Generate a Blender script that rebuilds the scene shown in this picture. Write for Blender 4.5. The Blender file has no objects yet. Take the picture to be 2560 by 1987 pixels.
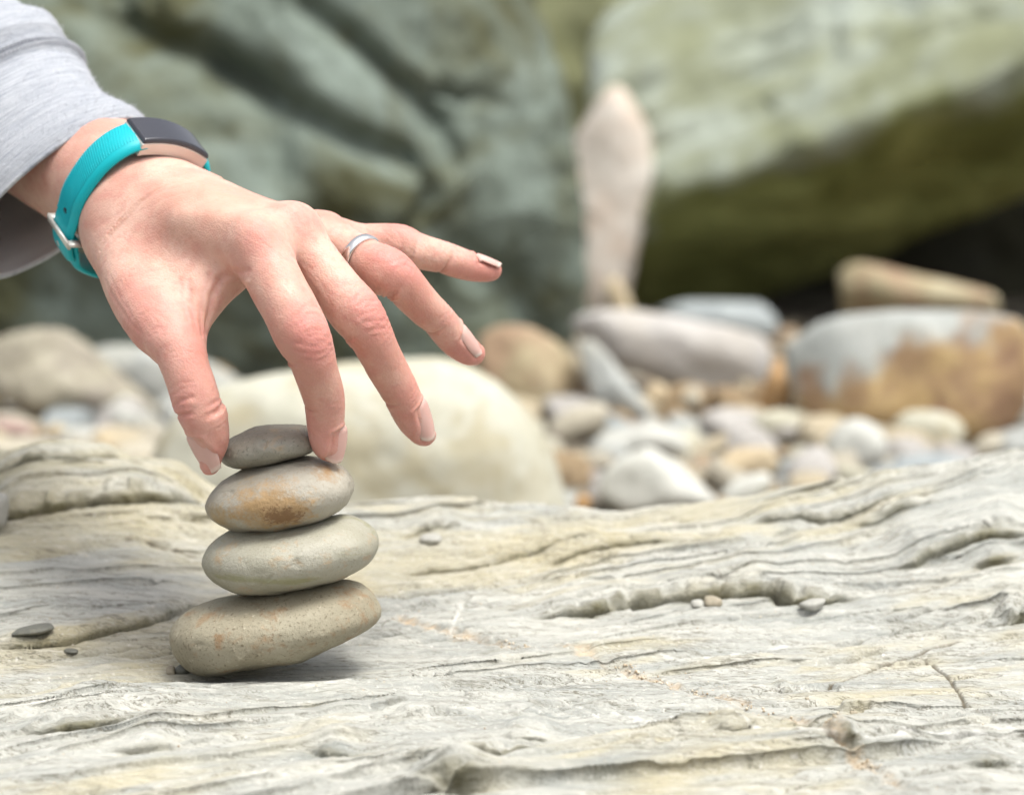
import bpy, math, random
import numpy as np
from mathutils import Matrix, Vector

# ------------------------------------------------------------------ camera, world, sun, exposure
SC = bpy.context.scene
W_PX, H_PX, F_PX = 2560.0, 1987.0, 5333.0          # size of the photograph and focal length in its pixels
PITCH = math.radians(8.0)
CAM = np.array([0.0, -0.768, 0.2107])
FW = np.array([0.0, math.cos(PITCH), -math.sin(PITCH)])
UP = np.array([0.0, math.sin(PITCH), math.cos(PITCH)])
RT = np.array([1.0, 0.0, 0.0])

cam_data = bpy.data.cameras.new("camera")
cam_data.sensor_width = 36.0
cam_data.lens = 36.0 * F_PX / W_PX
cam_data.clip_start = 0.01
cam_data.clip_end = 200.0
cam_data.dof.use_dof = True
cam_data.dof.focus_distance = 0.762
cam_data.dof.aperture_fstop = 8.0
cam = bpy.data.objects.new("camera", cam_data)
SC.collection.objects.link(cam)
cam.location = CAM
cam.rotation_euler = (math.pi / 2 - PITCH, 0, 0)
SC.camera = cam

SUN_EL, SUN_AZ = math.radians(68), math.radians(48)   # azimuth measured from -Y (behind the camera) towards +X
world = bpy.data.worlds.new("World")
SC.world = world
world.use_nodes = True
wn = world.node_tree
for n in list(wn.nodes):
    wn.nodes.remove(n)
sky = wn.nodes.new("ShaderNodeTexSky")
sky.sky_type = 'NISHITA'
sky.sun_disc = False
sky.sun_elevation = SUN_EL
sky.sun_rotation = math.pi - SUN_AZ
sky.air_density = 1.0
sky.dust_density = 6.0
sky.ozone_density = 1.0
hs = wn.nodes.new("ShaderNodeHueSaturation")           # an overcast sky is nearly colourless
hs.inputs["Saturation"].default_value = 0.28
bg = wn.nodes.new("ShaderNodeBackground")
bg.inputs["Strength"].default_value = 0.125
wo = wn.nodes.new("ShaderNodeOutputWorld")
wn.links.new(sky.outputs[0], hs.inputs["Color"])
wn.links.new(hs.outputs[0], bg.inputs["Color"])
wn.links.new(bg.outputs[0], wo.inputs["Surface"])

sun_data = bpy.data.lights.new("sun", 'SUN')
sun_data.energy = 1.5
sun_data.angle = math.radians(22)
sun_data.color = (1.0, 0.99, 0.91)
sun = bpy.data.objects.new("sun", sun_data)
SC.collection.objects.link(sun)
sd = Vector((math.sin(SUN_AZ) * math.cos(SUN_EL), -math.cos(SUN_AZ) * math.cos(SUN_EL), math.sin(SUN_EL)))
sun.rotation_euler = sd.to_track_quat('Z', 'Y').to_euler()

SC.view_settings.view_transform = 'Standard'
SC.view_settings.look = 'None'
SC.view_settings.exposure = 0.86
SC.view_settings.gamma = 1.0
SC.render.engine = 'CYCLES'
SC.cycles.use_denoising = True
SC.cycles.max_bounces = 6
SC.cycles.diffuse_bounces = 3
SC.cycles.glossy_bounces = 2
SC.cycles.transmission_bounces = 2
SC.cycles.caustics_reflective = False
SC.cycles.caustics_refractive = False

# ------------------------------------------------------------------ helpers: pixels, noise, meshes
def ray(px, py):
    px = np.asarray(px, float); py = np.asarray(py, float)
    return (FW + ((px - W_PX / 2) / F_PX)[..., None] * RT - ((py - H_PX / 2) / F_PX)[..., None] * UP)

def at(px, py, Y):
    """point on the ray of a pixel of the photograph at world depth Y"""
    d = ray(px, py)
    t = (np.asarray(Y, float) - CAM[1]) / d[..., 1]
    return CAM + t[..., None] * d if np.ndim(t) else CAM + t * d

def c2w(x, y, z):
    """camera-space direction (right, up, towards the camera) to world"""
    return x * RT + y * UP - z * FW

def mpp(p):
    """metres per photo pixel at a point"""
    return float(np.dot(np.asarray(p) - CAM, FW)) / F_PX

def norm(v):
    v = np.asarray(v, float)
    return v / np.maximum(np.linalg.norm(v, axis=-1, keepdims=True), 1e-12)

def hash3(i, j, k, seed):
    h = (i.astype(np.int64) * 374761393 + j.astype(np.int64) * 668265263 + k.astype(np.int64) * 2147483647 + seed * 1274126177) & 0xFFFFFFFF
    h = ((h ^ (h >> 13)) * 1274126177) & 0xFFFFFFFF
    h = ((h ^ (h >> 16)) * 2246822519) & 0xFFFFFFFF
    h = h ^ (h >> 15)
    return (h & 0xFFFFFF).astype(np.float64) / 0xFFFFFF

def vnoise(P, seed=0):
    """value noise in -1..1"""
    P = np.asarray(P, float)
    F = np.floor(P)
    f = P - F
    f = f * f * f * (f * (f * 6 - 15) + 10)
    I = F.astype(np.int64)
    x, y, z = I[..., 0], I[..., 1], I[..., 2]
    fx, fy, fz = f[..., 0], f[..., 1], f[..., 2]
    def h(a, b, c):
        return hash3(x + a, y + b, z + c, seed)
    c0 = (h(0,0,0) * (1 - fx) + h(1,0,0) * fx) * (1 - fy) + (h(0,1,0) * (1 - fx) + h(1,1,0) * fx) * fy
    c1 = (h(0,0,1) * (1 - fx) + h(1,0,1) * fx) * (1 - fy) + (h(0,1,1) * (1 - fx) + h(1,1,1) * fx) * fy
    return (c0 * (1 - fz) + c1 * fz) * 2 - 1

def vnoise2(x, y, seed=0):
    X, Y = np.floor(x), np.floor(y)
    fx, fy = x - X, y - Y
    fx = fx * fx * fx * (fx * (fx * 6 - 15) + 10); fy = fy * fy * fy * (fy * (fy * 6 - 15) + 10)
    i, j = X.astype(np.int64), Y.astype(np.int64); k = np.int64(seed * 3 + 1) * np.ones(1, np.int64)
    h = lambda a, b: hash3(i + a, j + b, k, seed)
    return ((h(0, 0) * (1 - fx) + h(1, 0) * fx) * (1 - fy) + (h(0, 1) * (1 - fx) + h(1, 1) * fx) * fy) * 2 - 1

def fbm2(x, y, octaves=4, seed=0):
    out = 0.0; a = 1.0; tot = 0.0
    for o in range(octaves):
        out = out + a * vnoise2(x + 17.3 * o, y + 9.1 * o, seed + o * 7); tot += a
        x = x * 2.03; y = y * 2.03; a *= 0.5
    return out / tot

def fbm(P, octaves=4, seed=0, gain=0.5, lac=2.03):
    P = np.asarray(P, float)
    out = np.zeros(P.shape[:-1]); a = 1.0; tot = 0.0
    for o in range(octaves):
        out += a * vnoise(P + 17.3 * o, seed + o * 7)
        tot += a
        P = P * lac; a *= gain
    return out / tot

def smooth(e0, e1, x):
    t = np.clip((x - e0) / (e1 - e0), 0, 1)
    return t * t * (3 - 2 * t)

COL = SC.collection

def make(name, V, F, mat, parent=None, origin=None, shade=True, attrs=None):
    """one mesh object from world-space vertices; its origin sits at the thing's base"""
    V = np.asarray(V, float)
    if origin is None:
        if parent is not None:
            origin = V.mean(axis=0)
        else:
            origin = np.array([(V[:,0].min() + V[:,0].max()) / 2, (V[:,1].min() + V[:,1].max()) / 2, V[:,2].min()])
    me = bpy.data.meshes.new(name)
    L = V - origin
    if isinstance(F, np.ndarray):
        k = F.shape[1]
        me.vertices.add(len(L)); me.vertices.foreach_set("co", L.astype(np.float32).ravel())
        me.loops.add(F.size); me.loops.foreach_set("vertex_index", F.astype(np.int32).ravel())
        me.polygons.add(len(F)); me.polygons.foreach_set("loop_start", np.arange(0, F.size, k, dtype=np.int32))
        me.update(calc_edges=True)
    else:
        me.from_pydata([tuple(v) for v in L], [], [tuple(f) for f in F])
        me.update()
    if shade:
        me.polygons.foreach_set("use_smooth", np.ones(len(me.polygons), dtype=bool))
    for an, val in (attrs or {}).items():
        val = np.asarray(val, np.float32)
        if val.ndim == 1:
            a = me.attributes.new(an, 'FLOAT', 'POINT'); a.data.foreach_set("value", val)
        else:
            a = me.attributes.new(an, 'FLOAT_COLOR', 'POINT')
            a.data.foreach_set("color", np.concatenate([val, np.ones((len(val), 1), np.float32)], axis=1).ravel())
    if mat is not None:
        me.materials.append(mat)
    o = bpy.data.objects.new(name, me)
    COL.objects.link(o)
    if parent is not None:
        o.parent = parent
        o.location = Vector(origin) - parent.location if parent.parent is None else Vector(origin) - parent.location - parent.parent.location
    else:
        o.location = origin
    return o

def empty(name, loc):
    o = bpy.data.objects.new(name, None)
    o.empty_display_size = 0.01
    COL.objects.link(o)
    o.location = loc
    return o

def tag(o, label, cat, group=None):
    o["label"] = label; o["category"] = cat; o["kind"] = "thing"
    if group: o["group"] = group
    return o

_ico = {}
def ico(n):
    if n not in _ico:
        import bmesh
        bm = bmesh.new()
        bmesh.ops.create_icosphere(bm, subdivisions=n, radius=1.0)
        bm.verts.ensure_lookup_table()
        V = np.array([v.co[:] for v in bm.verts]); F = np.array([[v.index for v in f.verts] for f in bm.faces])
        bm.free()
        _ico[n] = (norm(V), F)
    return _ico[n]

# ------------------------------------------------------------------ node materials
class NT:
    def __init__(self, name):
        self.m = bpy.data.materials.new(name); self.m.use_nodes = True
        self.t = self.m.node_tree
        self.b = self.t.nodes["Principled BSDF"]
    def n(self, typ, **kw):
        nd = self.t.nodes.new(typ)
        for k, v in kw.items(): setattr(nd, k, v)
        return nd
    def put(self, sock, val):
        if hasattr(val, "is_output"): self.t.links.new(val, sock)
        elif isinstance(val, (tuple, list)): sock.default_value = tuple(val) + ((1.0,) if len(val) == 3 and len(sock.default_value) == 4 else ())
        else: sock.default_value = val
    def coord(self, kind="Object", scale=(1,1,1), rot=(0,0,0), loc=(0,0,0)):
        tc = self.n("ShaderNodeTexCoord"); mp = self.n("ShaderNodeMapping")
        mp.inputs["Scale"].default_value = scale; mp.inputs["Rotation"].default_value = rot; mp.inputs["Location"].default_value = loc
        self.t.links.new(tc.outputs[kind], mp.inputs["Vector"])
        return mp.outputs[0]
    def noise(self, vec, scale, detail=4, rough=0.55, dist=0.0):
        nd = self.n("ShaderNodeTexNoise")
        self.put(nd.inputs["Vector"], vec); nd.inputs["Scale"].default_value = scale
        nd.inputs["Detail"].default_value = detail; nd.inputs["Roughness"].default_value = rough; nd.inputs["Distortion"].default_value = dist
        return nd.outputs[0]
    def voro(self, vec, scale, feature='F1', rnd=1.0):
        nd = self.n("ShaderNodeTexVoronoi", feature=feature)
        self.put(nd.inputs["Vector"], vec); nd.inputs["Scale"].default_value = scale; nd.inputs["Randomness"].default_value = rnd
        return nd.outputs["Distance"]
    def ramp(self, fac, stops, interp='LINEAR'):
        nd = self.n("ShaderNodeValToRGB"); nd.color_ramp.interpolation = interp
        el = nd.color_ramp.elements
        while len(el) < len(stops): el.new(0.5)
        for e, (p, c) in zip(el, stops):
            e.position = p
            e.color = (c, c, c, 1) if not isinstance(c, (tuple, list)) else tuple(c) + (1,)
        self.put(nd.inputs[0], fac)
        return nd.outputs[0]
    def mix(self, fac, a, b, blend='MIX'):
        nd = self.n("ShaderNodeMix", data_type='RGBA', blend_type=blend)
        self.put(nd.inputs[0], fac); self.put(nd.inputs[6], a); self.put(nd.inputs[7], b)
        return nd.outputs[2]
    def math(self, op, a, b=None):
        nd = self.n("ShaderNodeMath", operation=op)
        self.put(nd.inputs[0], a)
        if b is not None: self.put(nd.inputs[1], b)
        return nd.outputs[0]
    def attr(self, name, fac=True):
        nd = self.n("ShaderNodeAttribute"); nd.attribute_name = name
        return nd.outputs["Fac"] if fac else nd.outputs["Color"]
    def bump(self, height, strength=0.5, distance=0.001, normal=None):
        nd = self.n("ShaderNodeBump"); nd.inputs["Strength"].default_value = strength; nd.inputs["Distance"].default_value = distance
        self.put(nd.inputs["Height"], height)
        if normal is not None: self.put(nd.inputs["Normal"], normal)
        return nd.outputs[0]
    def out(self, color=None, rough=None, normal=None, **kw):
        if color is not None: self.put(self.b.inputs["Base Color"], color)
        if rough is not None: self.put(self.b.inputs["Roughness"], rough)
        if normal is not None: self.put(self.b.inputs["Normal"], normal)
        for k, v in kw.items(): self.put(self.b.inputs[k.replace("_", " ")], v)
        return self.m

def rock_mat(name, dark, mid, light, stain=None, scale=1.0, stain_amt=0.5, rough=0.75, bump=0.6, bd=0.004, bed=None):
    """weathered boulder stone: cloudy tones, blotches of stain, fine grain. scale in features per metre"""
    t = NT(name)
    c = t.coord()
    n1 = t.noise(c, 4 * scale, 6, 0.6, 0.4)
    n2 = t.noise(c, 17 * scale, 5, 0.65)
    col = t.ramp(n1, [(0.30, dark), (0.50, mid), (0.70, light)])
    col = t.mix(0.5, col, t.mix(n2, tuple(x * 0.62 for x in mid), tuple(min(1, x * 1.35) for x in light)))
    if stain is not None:
        ns = t.noise(t.coord(loc=(3.1, 1.7, 0.4)), 3.0 * scale, 5, 0.6, 0.6)
        col = t.mix(t.math('MULTIPLY', t.ramp(ns, [(0.45, 0.0), (0.62, 1.0)]), stain_amt), col, stain)
    if bed is not None:                                 # second colours past a plane, for bedding and painted shade: (normal, offset, softness, colours)
        nrm_, off_, soft_, c_d, c_l = bed
        dp = t.n("ShaderNodeVectorMath", operation='DOT_PRODUCT'); t.put(dp.inputs[0], c); dp.inputs[1].default_value = nrm_
        f = t.math('ADD', t.math('DIVIDE', t.math('SUBTRACT', dp.outputs["Value"], off_), soft_), t.math('MULTIPLY', t.math('SUBTRACT', t.noise(c, 3.5 * scale, 5, 0.6), 0.5), 3.0))
        col = t.mix(t.ramp(f, [(0.2, 0.0), (0.8, 1.0)]), col, t.mix(t.ramp(n1, [(0.35, 0.0), (0.65, 1.0)]), c_d, c_l))
    h = t.math('ADD', t.noise(c, 9 * scale, 8, 0.65), t.math('MULTIPLY', n2, 0.4))
    return t.out(col, rough, t.bump(h, bump, bd))

def pebble_mat(name, base, light, speck_d, speck_l, patch=None, patch_c=(0,0,0), patch_r=0.02, scale=1.0, spot=None, spot_amt=0.6,
               bands=None, rough=0.62, speck=0.5):
    """sea-worn pebble: two tones, dark and pale grains, optional rust patch and bands"""
    t = NT(name)
    c = t.coord()
    big = t.noise(c, 42 * scale, 4, 0.55, 0.3)
    col = t.ramp(big, [(0.3, base), (0.72, light)])
    if bands:
        bc = t.coord(scale=(14, 40, 190), rot=(0.1, -0.12, 0))
        bn = t.noise(bc, 1.0, 5, 0.6, 0.5)
        col = t.mix(t.math('MULTIPLY', t.ramp(bn, [(0.56, 0.0), (0.68, 1.0)]), 0.65), col, bands)
    fine = t.noise(c, 900 * scale, 3, 0.7)
    med = t.noise(c, 330 * scale, 4, 0.65)
    col = t.mix(t.math('MULTIPLY', t.ramp(fine, [(0.57, 0.0), (0.66, 1.0)]), speck), col, speck_d)
    col = t.mix(t.math('MULTIPLY', t.ramp(med, [(0.60, 0.0), (0.70, 1.0)]), speck * 0.9), col, speck_l)
    if spot is not None:
        sp = t.noise(t.coord(loc=(0.3, 0.7, 0.1)), 95 * scale, 6, 0.68, 0.4)
        col = t.mix(t.math('MULTIPLY', t.ramp(sp, [(0.55, 0.0), (0.66, 1.0)]), spot_amt), col, spot)
    if patch is not None:
        for pi_, (cx, r, c1, lo, hi, amt, sx) in enumerate(patch):
            pc = t.coord(loc=tuple(-cx[i] * sx[i] for i in range(3)), scale=sx)
            ln = t.n("ShaderNodeVectorMath", operation='LENGTH'); t.put(ln.inputs[0], pc)
            d = t.math('DIVIDE', ln.outputs["Value"], r)
            nn = t.noise(c, 230 if pi_ != 1 else 420, 8, 0.8, 0.2)
            f = t.math('ADD', t.math('SUBTRACT', 1.0, d), t.math('MULTIPLY', t.math('SUBTRACT', nn, 0.5), 2.2))
            col = t.mix(t.math('MULTIPLY', t.ramp(f, [(lo, 0.0), (hi, 1.0)]), amt), col, c1)
    h = t.math('ADD', t.math('MULTIPLY', med, 0.6), fine)
    return t.out(col, rough, t.bump(h, 0.5, 0.0008))

# ------------------------------------------------------------------ setting: the rock ledge
def ledge_base(x, y):
    """smooth shape of the schist ledge: level at the stack, rising to a far crest, then dropping to the beach"""
    pxs = np.array([-900, 0, 250, 420, 540, 700, 880, 1300, 1550, 1700, 1900, 2100, 2300, 2560, 3400], float)
    pys = np.array([1130, 1136, 1165, 1195, 1240, 1262, 1268, 1276, 1296, 1284, 1266, 1230, 1190, 1140, 1040], float)
    YR = 0.2
    crest = at(pxs, pys, np.full(len(pxs), YR))
    zr = np.interp(x, crest[:, 0], crest[:, 2])
    f = smooth(0.0, YR, y) * 0.8 + 0.2 * np.clip(y / YR, 0, 1)
    h = zr * f
    back = np.maximum(y - YR - 0.006, 0)
    h = h - np.minimum(back * back * 9.0 + back * 0.5, 0.32)
    front = np.maximum(-0.05 - y, 0)
    h = h - front * 0.05 - np.maximum(front - 0.12, 0) ** 2 * 1.2
    h += 0.0035 * np.sin(x * 9 + 1.2) * smooth(0.02, -0.08, y)
    return h

def on_ledge(px, py):
    """where the ray of a pixel first meets the smooth ledge; a ray passing over it ends at the crest"""
    d = ray(px, py)
    y = np.arange(-0.3, 0.205, 0.0005)
    P = CAM + ((y - CAM[1]) / d[1])[:, None] * d
    hit = P[:, 2] <= ledge_base(P[:, 0], P[:, 1])
    return P[int(np.argmax(hit))] if hit.any() else P[-8]

def ledge_polyline(pts):
    return np.array([on_ledge(px, py) for px, py in pts])

STEPS = [   # traced bed edges of the schist: (points in the photograph, drop in metres, how far the raised bed reaches back)
    ([(1290,1548),(1380,1540),(1480,1534),(1580,1512),(1700,1502),(1800,1498),(1900,1492),(1990,1505),(2060,1512),(2130,1500),(2200,1490)], 0.0085, 0.045),
    ([(960,1440),(1080,1425),(1180,1418),(1250,1402),(1360,1385),(1480,1368),(1560,1360)], 0.0035, 0.016),
    ([(1340,1432),(1420,1422),(1450,1410),(1540,1396),(1640,1388),(1720,1384)], 0.0042, 0.014),
    ([(-60,1630),(60,1616),(180,1612),(240,1594),(340,1572),(450,1540),(520,1520)], 0.0048, 0.030),
    ([(-80,1290),(60,1284),(200,1274),(330,1268),(430,1266),(530,1272)], 0.010, 0.060),
    ([(-60,1200),(100,1192),(220,1186),(330,1182)], 0.005, 0.04),
    ([(2230,1420),(2330,1388),(2420,1360),(2490,1340),(2600,1318)], 0.007, 0.030),
    ([(2400,1420),(2480,1408),(2570,1385)], 0.006, 0.012),
    ([(1840,1330),(1980,1312),(2100,1290),(2200,1262),(2300,1240)], 0.004, 0.020),
    ([(2080,1310),(2180,1298),(2300,1272),(2400,1262)], 0.0045, 0.014),
    ([(240,1905),(340,1896),(420,1882),(480,1890)], 0.0035, 0.04),
    ([(740,1880),(800,1888),(880,1905),(920,1898)], 0.0030, 0.04),
    ([(930,1905),(1010,1925),(1090,1930),(1130,1915)], 0.0028, 0.04),
    ([(1120,1945),(1220,1925),(1330,1895),(1420,1868)], 0.0045, 0.03),
    ([(1000,1990),(1080,1985),(1180,1982),(1270,1975)], 0.006, 0.03),
    ([(1230,1862),(1290,1880),(1360,1872),(1420,1852)], 0.003, 0.02),
    ([(0,1852),(120,1845),(260,1830),(380,1815)], 0.006, 0.022),
    ([(1760,1854),(1830,1864),(1900,1852)], 0.004, 0.010),
    ([(2030,1880),(2100,1892),(2180,1894)], 0.006, 0.012),
    ([(540,1718),(640,1706),(720,1700)], 0.003, 0.012),
    ([(2490,1560),(2540,1548),(2600,1540)], 0.006, 0.014),
    ([(1940,1735),(1990,1728)], 0.003, 0.008),
    ([(1150,1630),(1280,1620),(1360,1612)], 0.002, 0.012),
    ([(2380,1930),(2470,1915),(2560,1905)], 0.004, 0.012),
    ([(780,1376),(900,1366),(1010,1350)], 0.002, 0.01),
    ([(985,1352),(1040,1336),(1090,1322),(1140,1318),(1180,1322)], 0.0045, 0.02),
]
VEINS = [   # pale quartz veins: (points, width in metres, strength)
    ([(1430,1800),(1500,1790),(1570,1802),(1650,1832),(1750,1832)], 0.0022, 1.0),
    ([(1620,1640),(1700,1662),(1800,1650),(1900,1628),(2060,1604)], 0.0012, 0.8),
    ([(2130,1888),(2240,1876),(2330,1862),(2420,1856),(2560,1846)], 0.0024, 1.0),
    ([(1660,1818),(1740,1824),(1850,1850),(2000,1870),(2140,1886)], 0.0016, 0.8),
    ([(0,1776),(140,1766),(300,1762),(420,1750),(560,1752)], 0.0026, 0.9),
    ([(1128,1500),(1156,1516),(1142,1540),(1112,1580)], 0.0014, 0.9),
    ([(1700,1976),(1900,1962),(2120,1985)], 0.0018, 0.8),
]
SAND = ([(1000,1540),(1100,1572),(1240,1600),(1350,1618),(1470,1640),(1560,1668),(1680,1712),(1830,1760),(1960,1808),(2080,1868),(2200,1940),(2260,1985)], 0.004)
HAIR = [([(2296,1628),(2340,1660),(2390,1722),(2410,1760),(2452,1796)], 0.0007),
        ([(1990,1740),(2100,1706),(2200,1660),(2320,1622),(2440,1600)], 0.0007),
        ([(300,1340),(420,1372),(520,1402),(600,1440)], 0.0008)]

def seg_dist(x, y, L):
    d = np.full(x.shape, 1e9); ss = np.zeros(x.shape)
    tot = np.concatenate([[0], np.cumsum(np.linalg.norm(np.diff(L[:, :2], axis=0), axis=1))])
    for i in range(len(L) - 1):
        a, b = L[i, :2], L[i + 1, :2]
        ab = b - a
        t = np.clip(((x - a[0]) * ab[0] + (y - a[1]) * ab[1]) / max(ab @ ab, 1e-12), 0, 1)
        dd = np.hypot(x - a[0] - t * ab[0], y - a[1] - t * ab[1])
        m = dd < d
        d = np.where(m, dd, d); ss = np.where(m, tot[i] + t * (tot[i + 1] - tot[i]), ss)
    return d, ss / max(tot[-1], 1e-9)

def saw(u, e=0.05):
    """0..1: jumps up at the near edge of every bed, then sinks slowly towards the back"""
    f = u - np.floor(u)
    return np.where(f < e, f / e, 1 - (f - e) / (1 - e))

def build_ledge():
    def axis(lo, hi, flo, fhi, step, grow=1.12):
        core = np.arange(flo, fhi, step)
        a, s, left = flo, step, []
        while a > lo:
            s = min(s * grow, 0.03); a -= s; left.append(a)
        b, s, right = core[-1], step, []
        while b < hi:
            s = min(s * grow, 0.03); b += s; right.append(b)
        return np.concatenate([left[::-1], core, right])
    xs = axis(-0.9, 0.9, -0.258, 0.258, 0.00060)
    ys = axis(-0.55, 0.52, -0.155, 0.218, 0.00050)
    X, Y = np.meshgrid(xs, ys, indexing='xy')
    h = ledge_base(X, Y)
    th = math.radians(19)
    s = X * math.cos(th) + Y * math.sin(th)
    q = -X * math.sin(th) + Y * math.cos(th)
    Z0 = np.zeros_like(s)
    def N(a, b, oct, seed):
        return fbm2(s * a, q * b, oct, seed)
    # rolling surface and the foliation of the schist
    h += 0.0042 * N(4, 13, 3, 3) + 0.0012 * N(9, 50, 3, 11)
    warp = 1.2 * N(3, 9, 3, 21) + 0.30 * N(9, 50, 3, 25) + 0.07 * N(40, 160, 3, 27)
    m1 = smooth(0.0, 0.35, N(5, 14, 3, 31)); m2 = smooth(-0.15, 0.25, N(8, 24, 3, 41)); m3 = smooth(-0.2, 0.25, N(12, 30, 3, 51))
    near = smooth(0.0, -0.10, Y)
    u1 = q / 0.050 + warp; f1 = u1 - np.floor(u1)
    h += 0.0046 * m1 * saw(u1, 0.026) * (0.5 + 0.7 * near)
    YS = -0.0022 * m1 * smooth(0.015, 0.045, f1) * smooth(0.11, 0.05, f1)
    u2 = q / 0.017 + 2.0 * warp + 0.3; f2 = u2 - np.floor(u2)
    h += 0.0023 * m2 * saw(u2, 0.065) * (0.8 + 0.4 * near)
    YS -= 0.0012 * m2 * smooth(0.03, 0.10, f2) * smooth(0.24, 0.11, f2)
    h += 0.0009 * m3 * saw(q / 0.0072 + 4.1 * warp + 0.15 * N(150, 300, 2, 29), 0.12)
    # broken, crumbly patches with chipped plates
    rough = smooth(0.05, 0.4, N(9, 20, 3, 61)) * (0.45 + 0.9 * near)
    chipf = N(24, 120, 4, 71) * 3.2
    h += 0.0024 * rough * (np.floor(chipf) + smooth(0.0, 0.16, chipf - np.floor(chipf))) * 0.55
    h += 0.00055 * N(30, 420, 3, 81) + 0.00034 * N(260, 700, 2, 91)
    ck = N(4, 55, 4, 151); ck2 = N(9, 130, 3, 161)
    h -= 0.0050 * np.exp(-(ck / 0.028) ** 2) * smooth(-0.05, 0.22, N(9, 30, 3, 171))
    h -= 0.0022 * np.exp(-(ck2 / 0.045) ** 2) * smooth(0.0, 0.25, N(14, 40, 3, 181))
    pits = smooth(0.47, 0.53, N(24, 110, 3, 101))
    h -= 0.0024 * pits
    face = np.zeros_like(h)
    wob = 0.0030 * N(30, 60, 3, 111) + 0.0016 * N(120, 160, 3, 112)
    nv1 = vnoise2(X * 70, Y * 45, 5); nv2 = [vnoise2(X * 90 + 7 * q_, Y * 60, 9 + q_) for q_ in range(3)]; nv3 = vnoise2(X * 300, Y * 200, 6)
    for k, (pts, drop, reach) in enumerate(STEPS):
        L = ledge_polyline(pts)
        L = L[np.argsort(L[:, 0])]
        x0, x1 = L[0, 0], L[-1, 0]
        sel = (X > x0) & (X < x1)
        yl = np.interp(X, L[:, 0], L[:, 1]) + wob
        dy = Y - yl
        fw_ = 0.22 if x1 - x0 > 0.06 else 0.48
        fade = smooth(0, fw_, (X - x0) / (x1 - x0)) * smooth(0, fw_, (x1 - X) / (x1 - x0))
        vary = 0.9 + 0.2 * nv1
        hh = 0
        for q_, (off, fr) in enumerate(((0.0, 0.5), (0.0022, 0.3), (0.0052, 0.2))):
            d2 = dy - off * (1 + 0.9 * nv2[q_]) + 0.0010 * q_ * nv3
            hh = hh + fr * drop * smooth(-0.0004, 0.0007, d2) * np.exp(-np.maximum(d2, 0) / (reach * 1.5))
        groove = np.exp(-((dy + 0.0010) / 0.0013) ** 2)
        hh = fade * vary * (hh - 0.70 * drop * groove)
        YS = YS - np.where(sel, fade * vary * 0.55 * drop * smooth(-0.0004, 0.0006, dy) * smooth(0.0045, 0.001, dy), 0)
        h += np.where(sel, hh, 0)
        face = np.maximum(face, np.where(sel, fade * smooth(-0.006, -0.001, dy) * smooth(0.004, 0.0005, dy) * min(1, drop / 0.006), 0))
    vein = np.zeros_like(h)
    vn = 0.5 + 0.5 * N(120, 120, 3, 121)
    for pts, wd, st in VEINS:
        L = ledge_polyline(pts)
        d, ss = seg_dist(X + 0.6 * wob, Y + 0.6 * wob, L)
        w = wd * (0.05 + 1.0 * vn)
        v = st * smooth(w * 1.3, w * 0.4, d) * smooth(0, .08, ss) * smooth(1, .92, ss)
        vein = np.maximum(vein, v)
    h += 0.0006 * vein
    sand = np.zeros_like(h)
    L = ledge_polyline(SAND[0])
    d, ss = seg_dist(X + wob, Y + wob, L)
    sand = smooth(0.0045, 0.001, d) * smooth(-0.5, 0.2, N(60, 60, 2, 131))
    h -= 0.0016 * smooth(0.004, 0.0005, d)
    crackm = np.zeros_like(h)
    for pts, wd in HAIR:
        d, ss = seg_dist(X + 0.25 * wob, Y + 0.25 * wob, ledge_polyline(pts))
        g = smooth(wd * 1.6, wd * 0.3, d) * smooth(0, .1, ss) * smooth(1, .9, ss)
        crackm = np.maximum(crackm, g)
        h -= 0.0012 * g
    # a shallow seat where the stack stands
    h_s = np.exp(-(((X + 0.085) / 0.050) ** 2 + ((Y + 0.004) / 0.036) ** 2) ** 2)
    h = h * (1 - 0.8 * h_s) + h_s * 0.8 * (-0.0012 + 0.0042 * np.exp(-((Y + 0.027) / 0.011) ** 2) + 0.03 * np.maximum(Y, 0)) + 0.2 * h_s * 0
    ochre = smooth(-0.1, 0.5, N(7, 26, 4, 141) + 0.35 * N(40, 160, 3, 142) + 0.45 * smooth(-0.06, 0.12, Y) - 0.22)
    YS = YS * (1 - np.clip(h_s, 0, 1))
    V = np.stack([X, Y + YS, h], -1).reshape(-1, 3)
    ny, nx = X.shape
    idx = np.arange(nx * ny).reshape(ny, nx)
    F = np.stack([idx[:-1, :-1], idx[:-1, 1:], idx[1:, 1:], idx[1:, :-1]], -1).reshape(-1, 4)
    return xs, ys, h, V, F, dict(face=face.ravel(), vein=vein.ravel(), sand=sand.ravel(), crack=crackm.ravel(), ochre=ochre.ravel())

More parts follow.
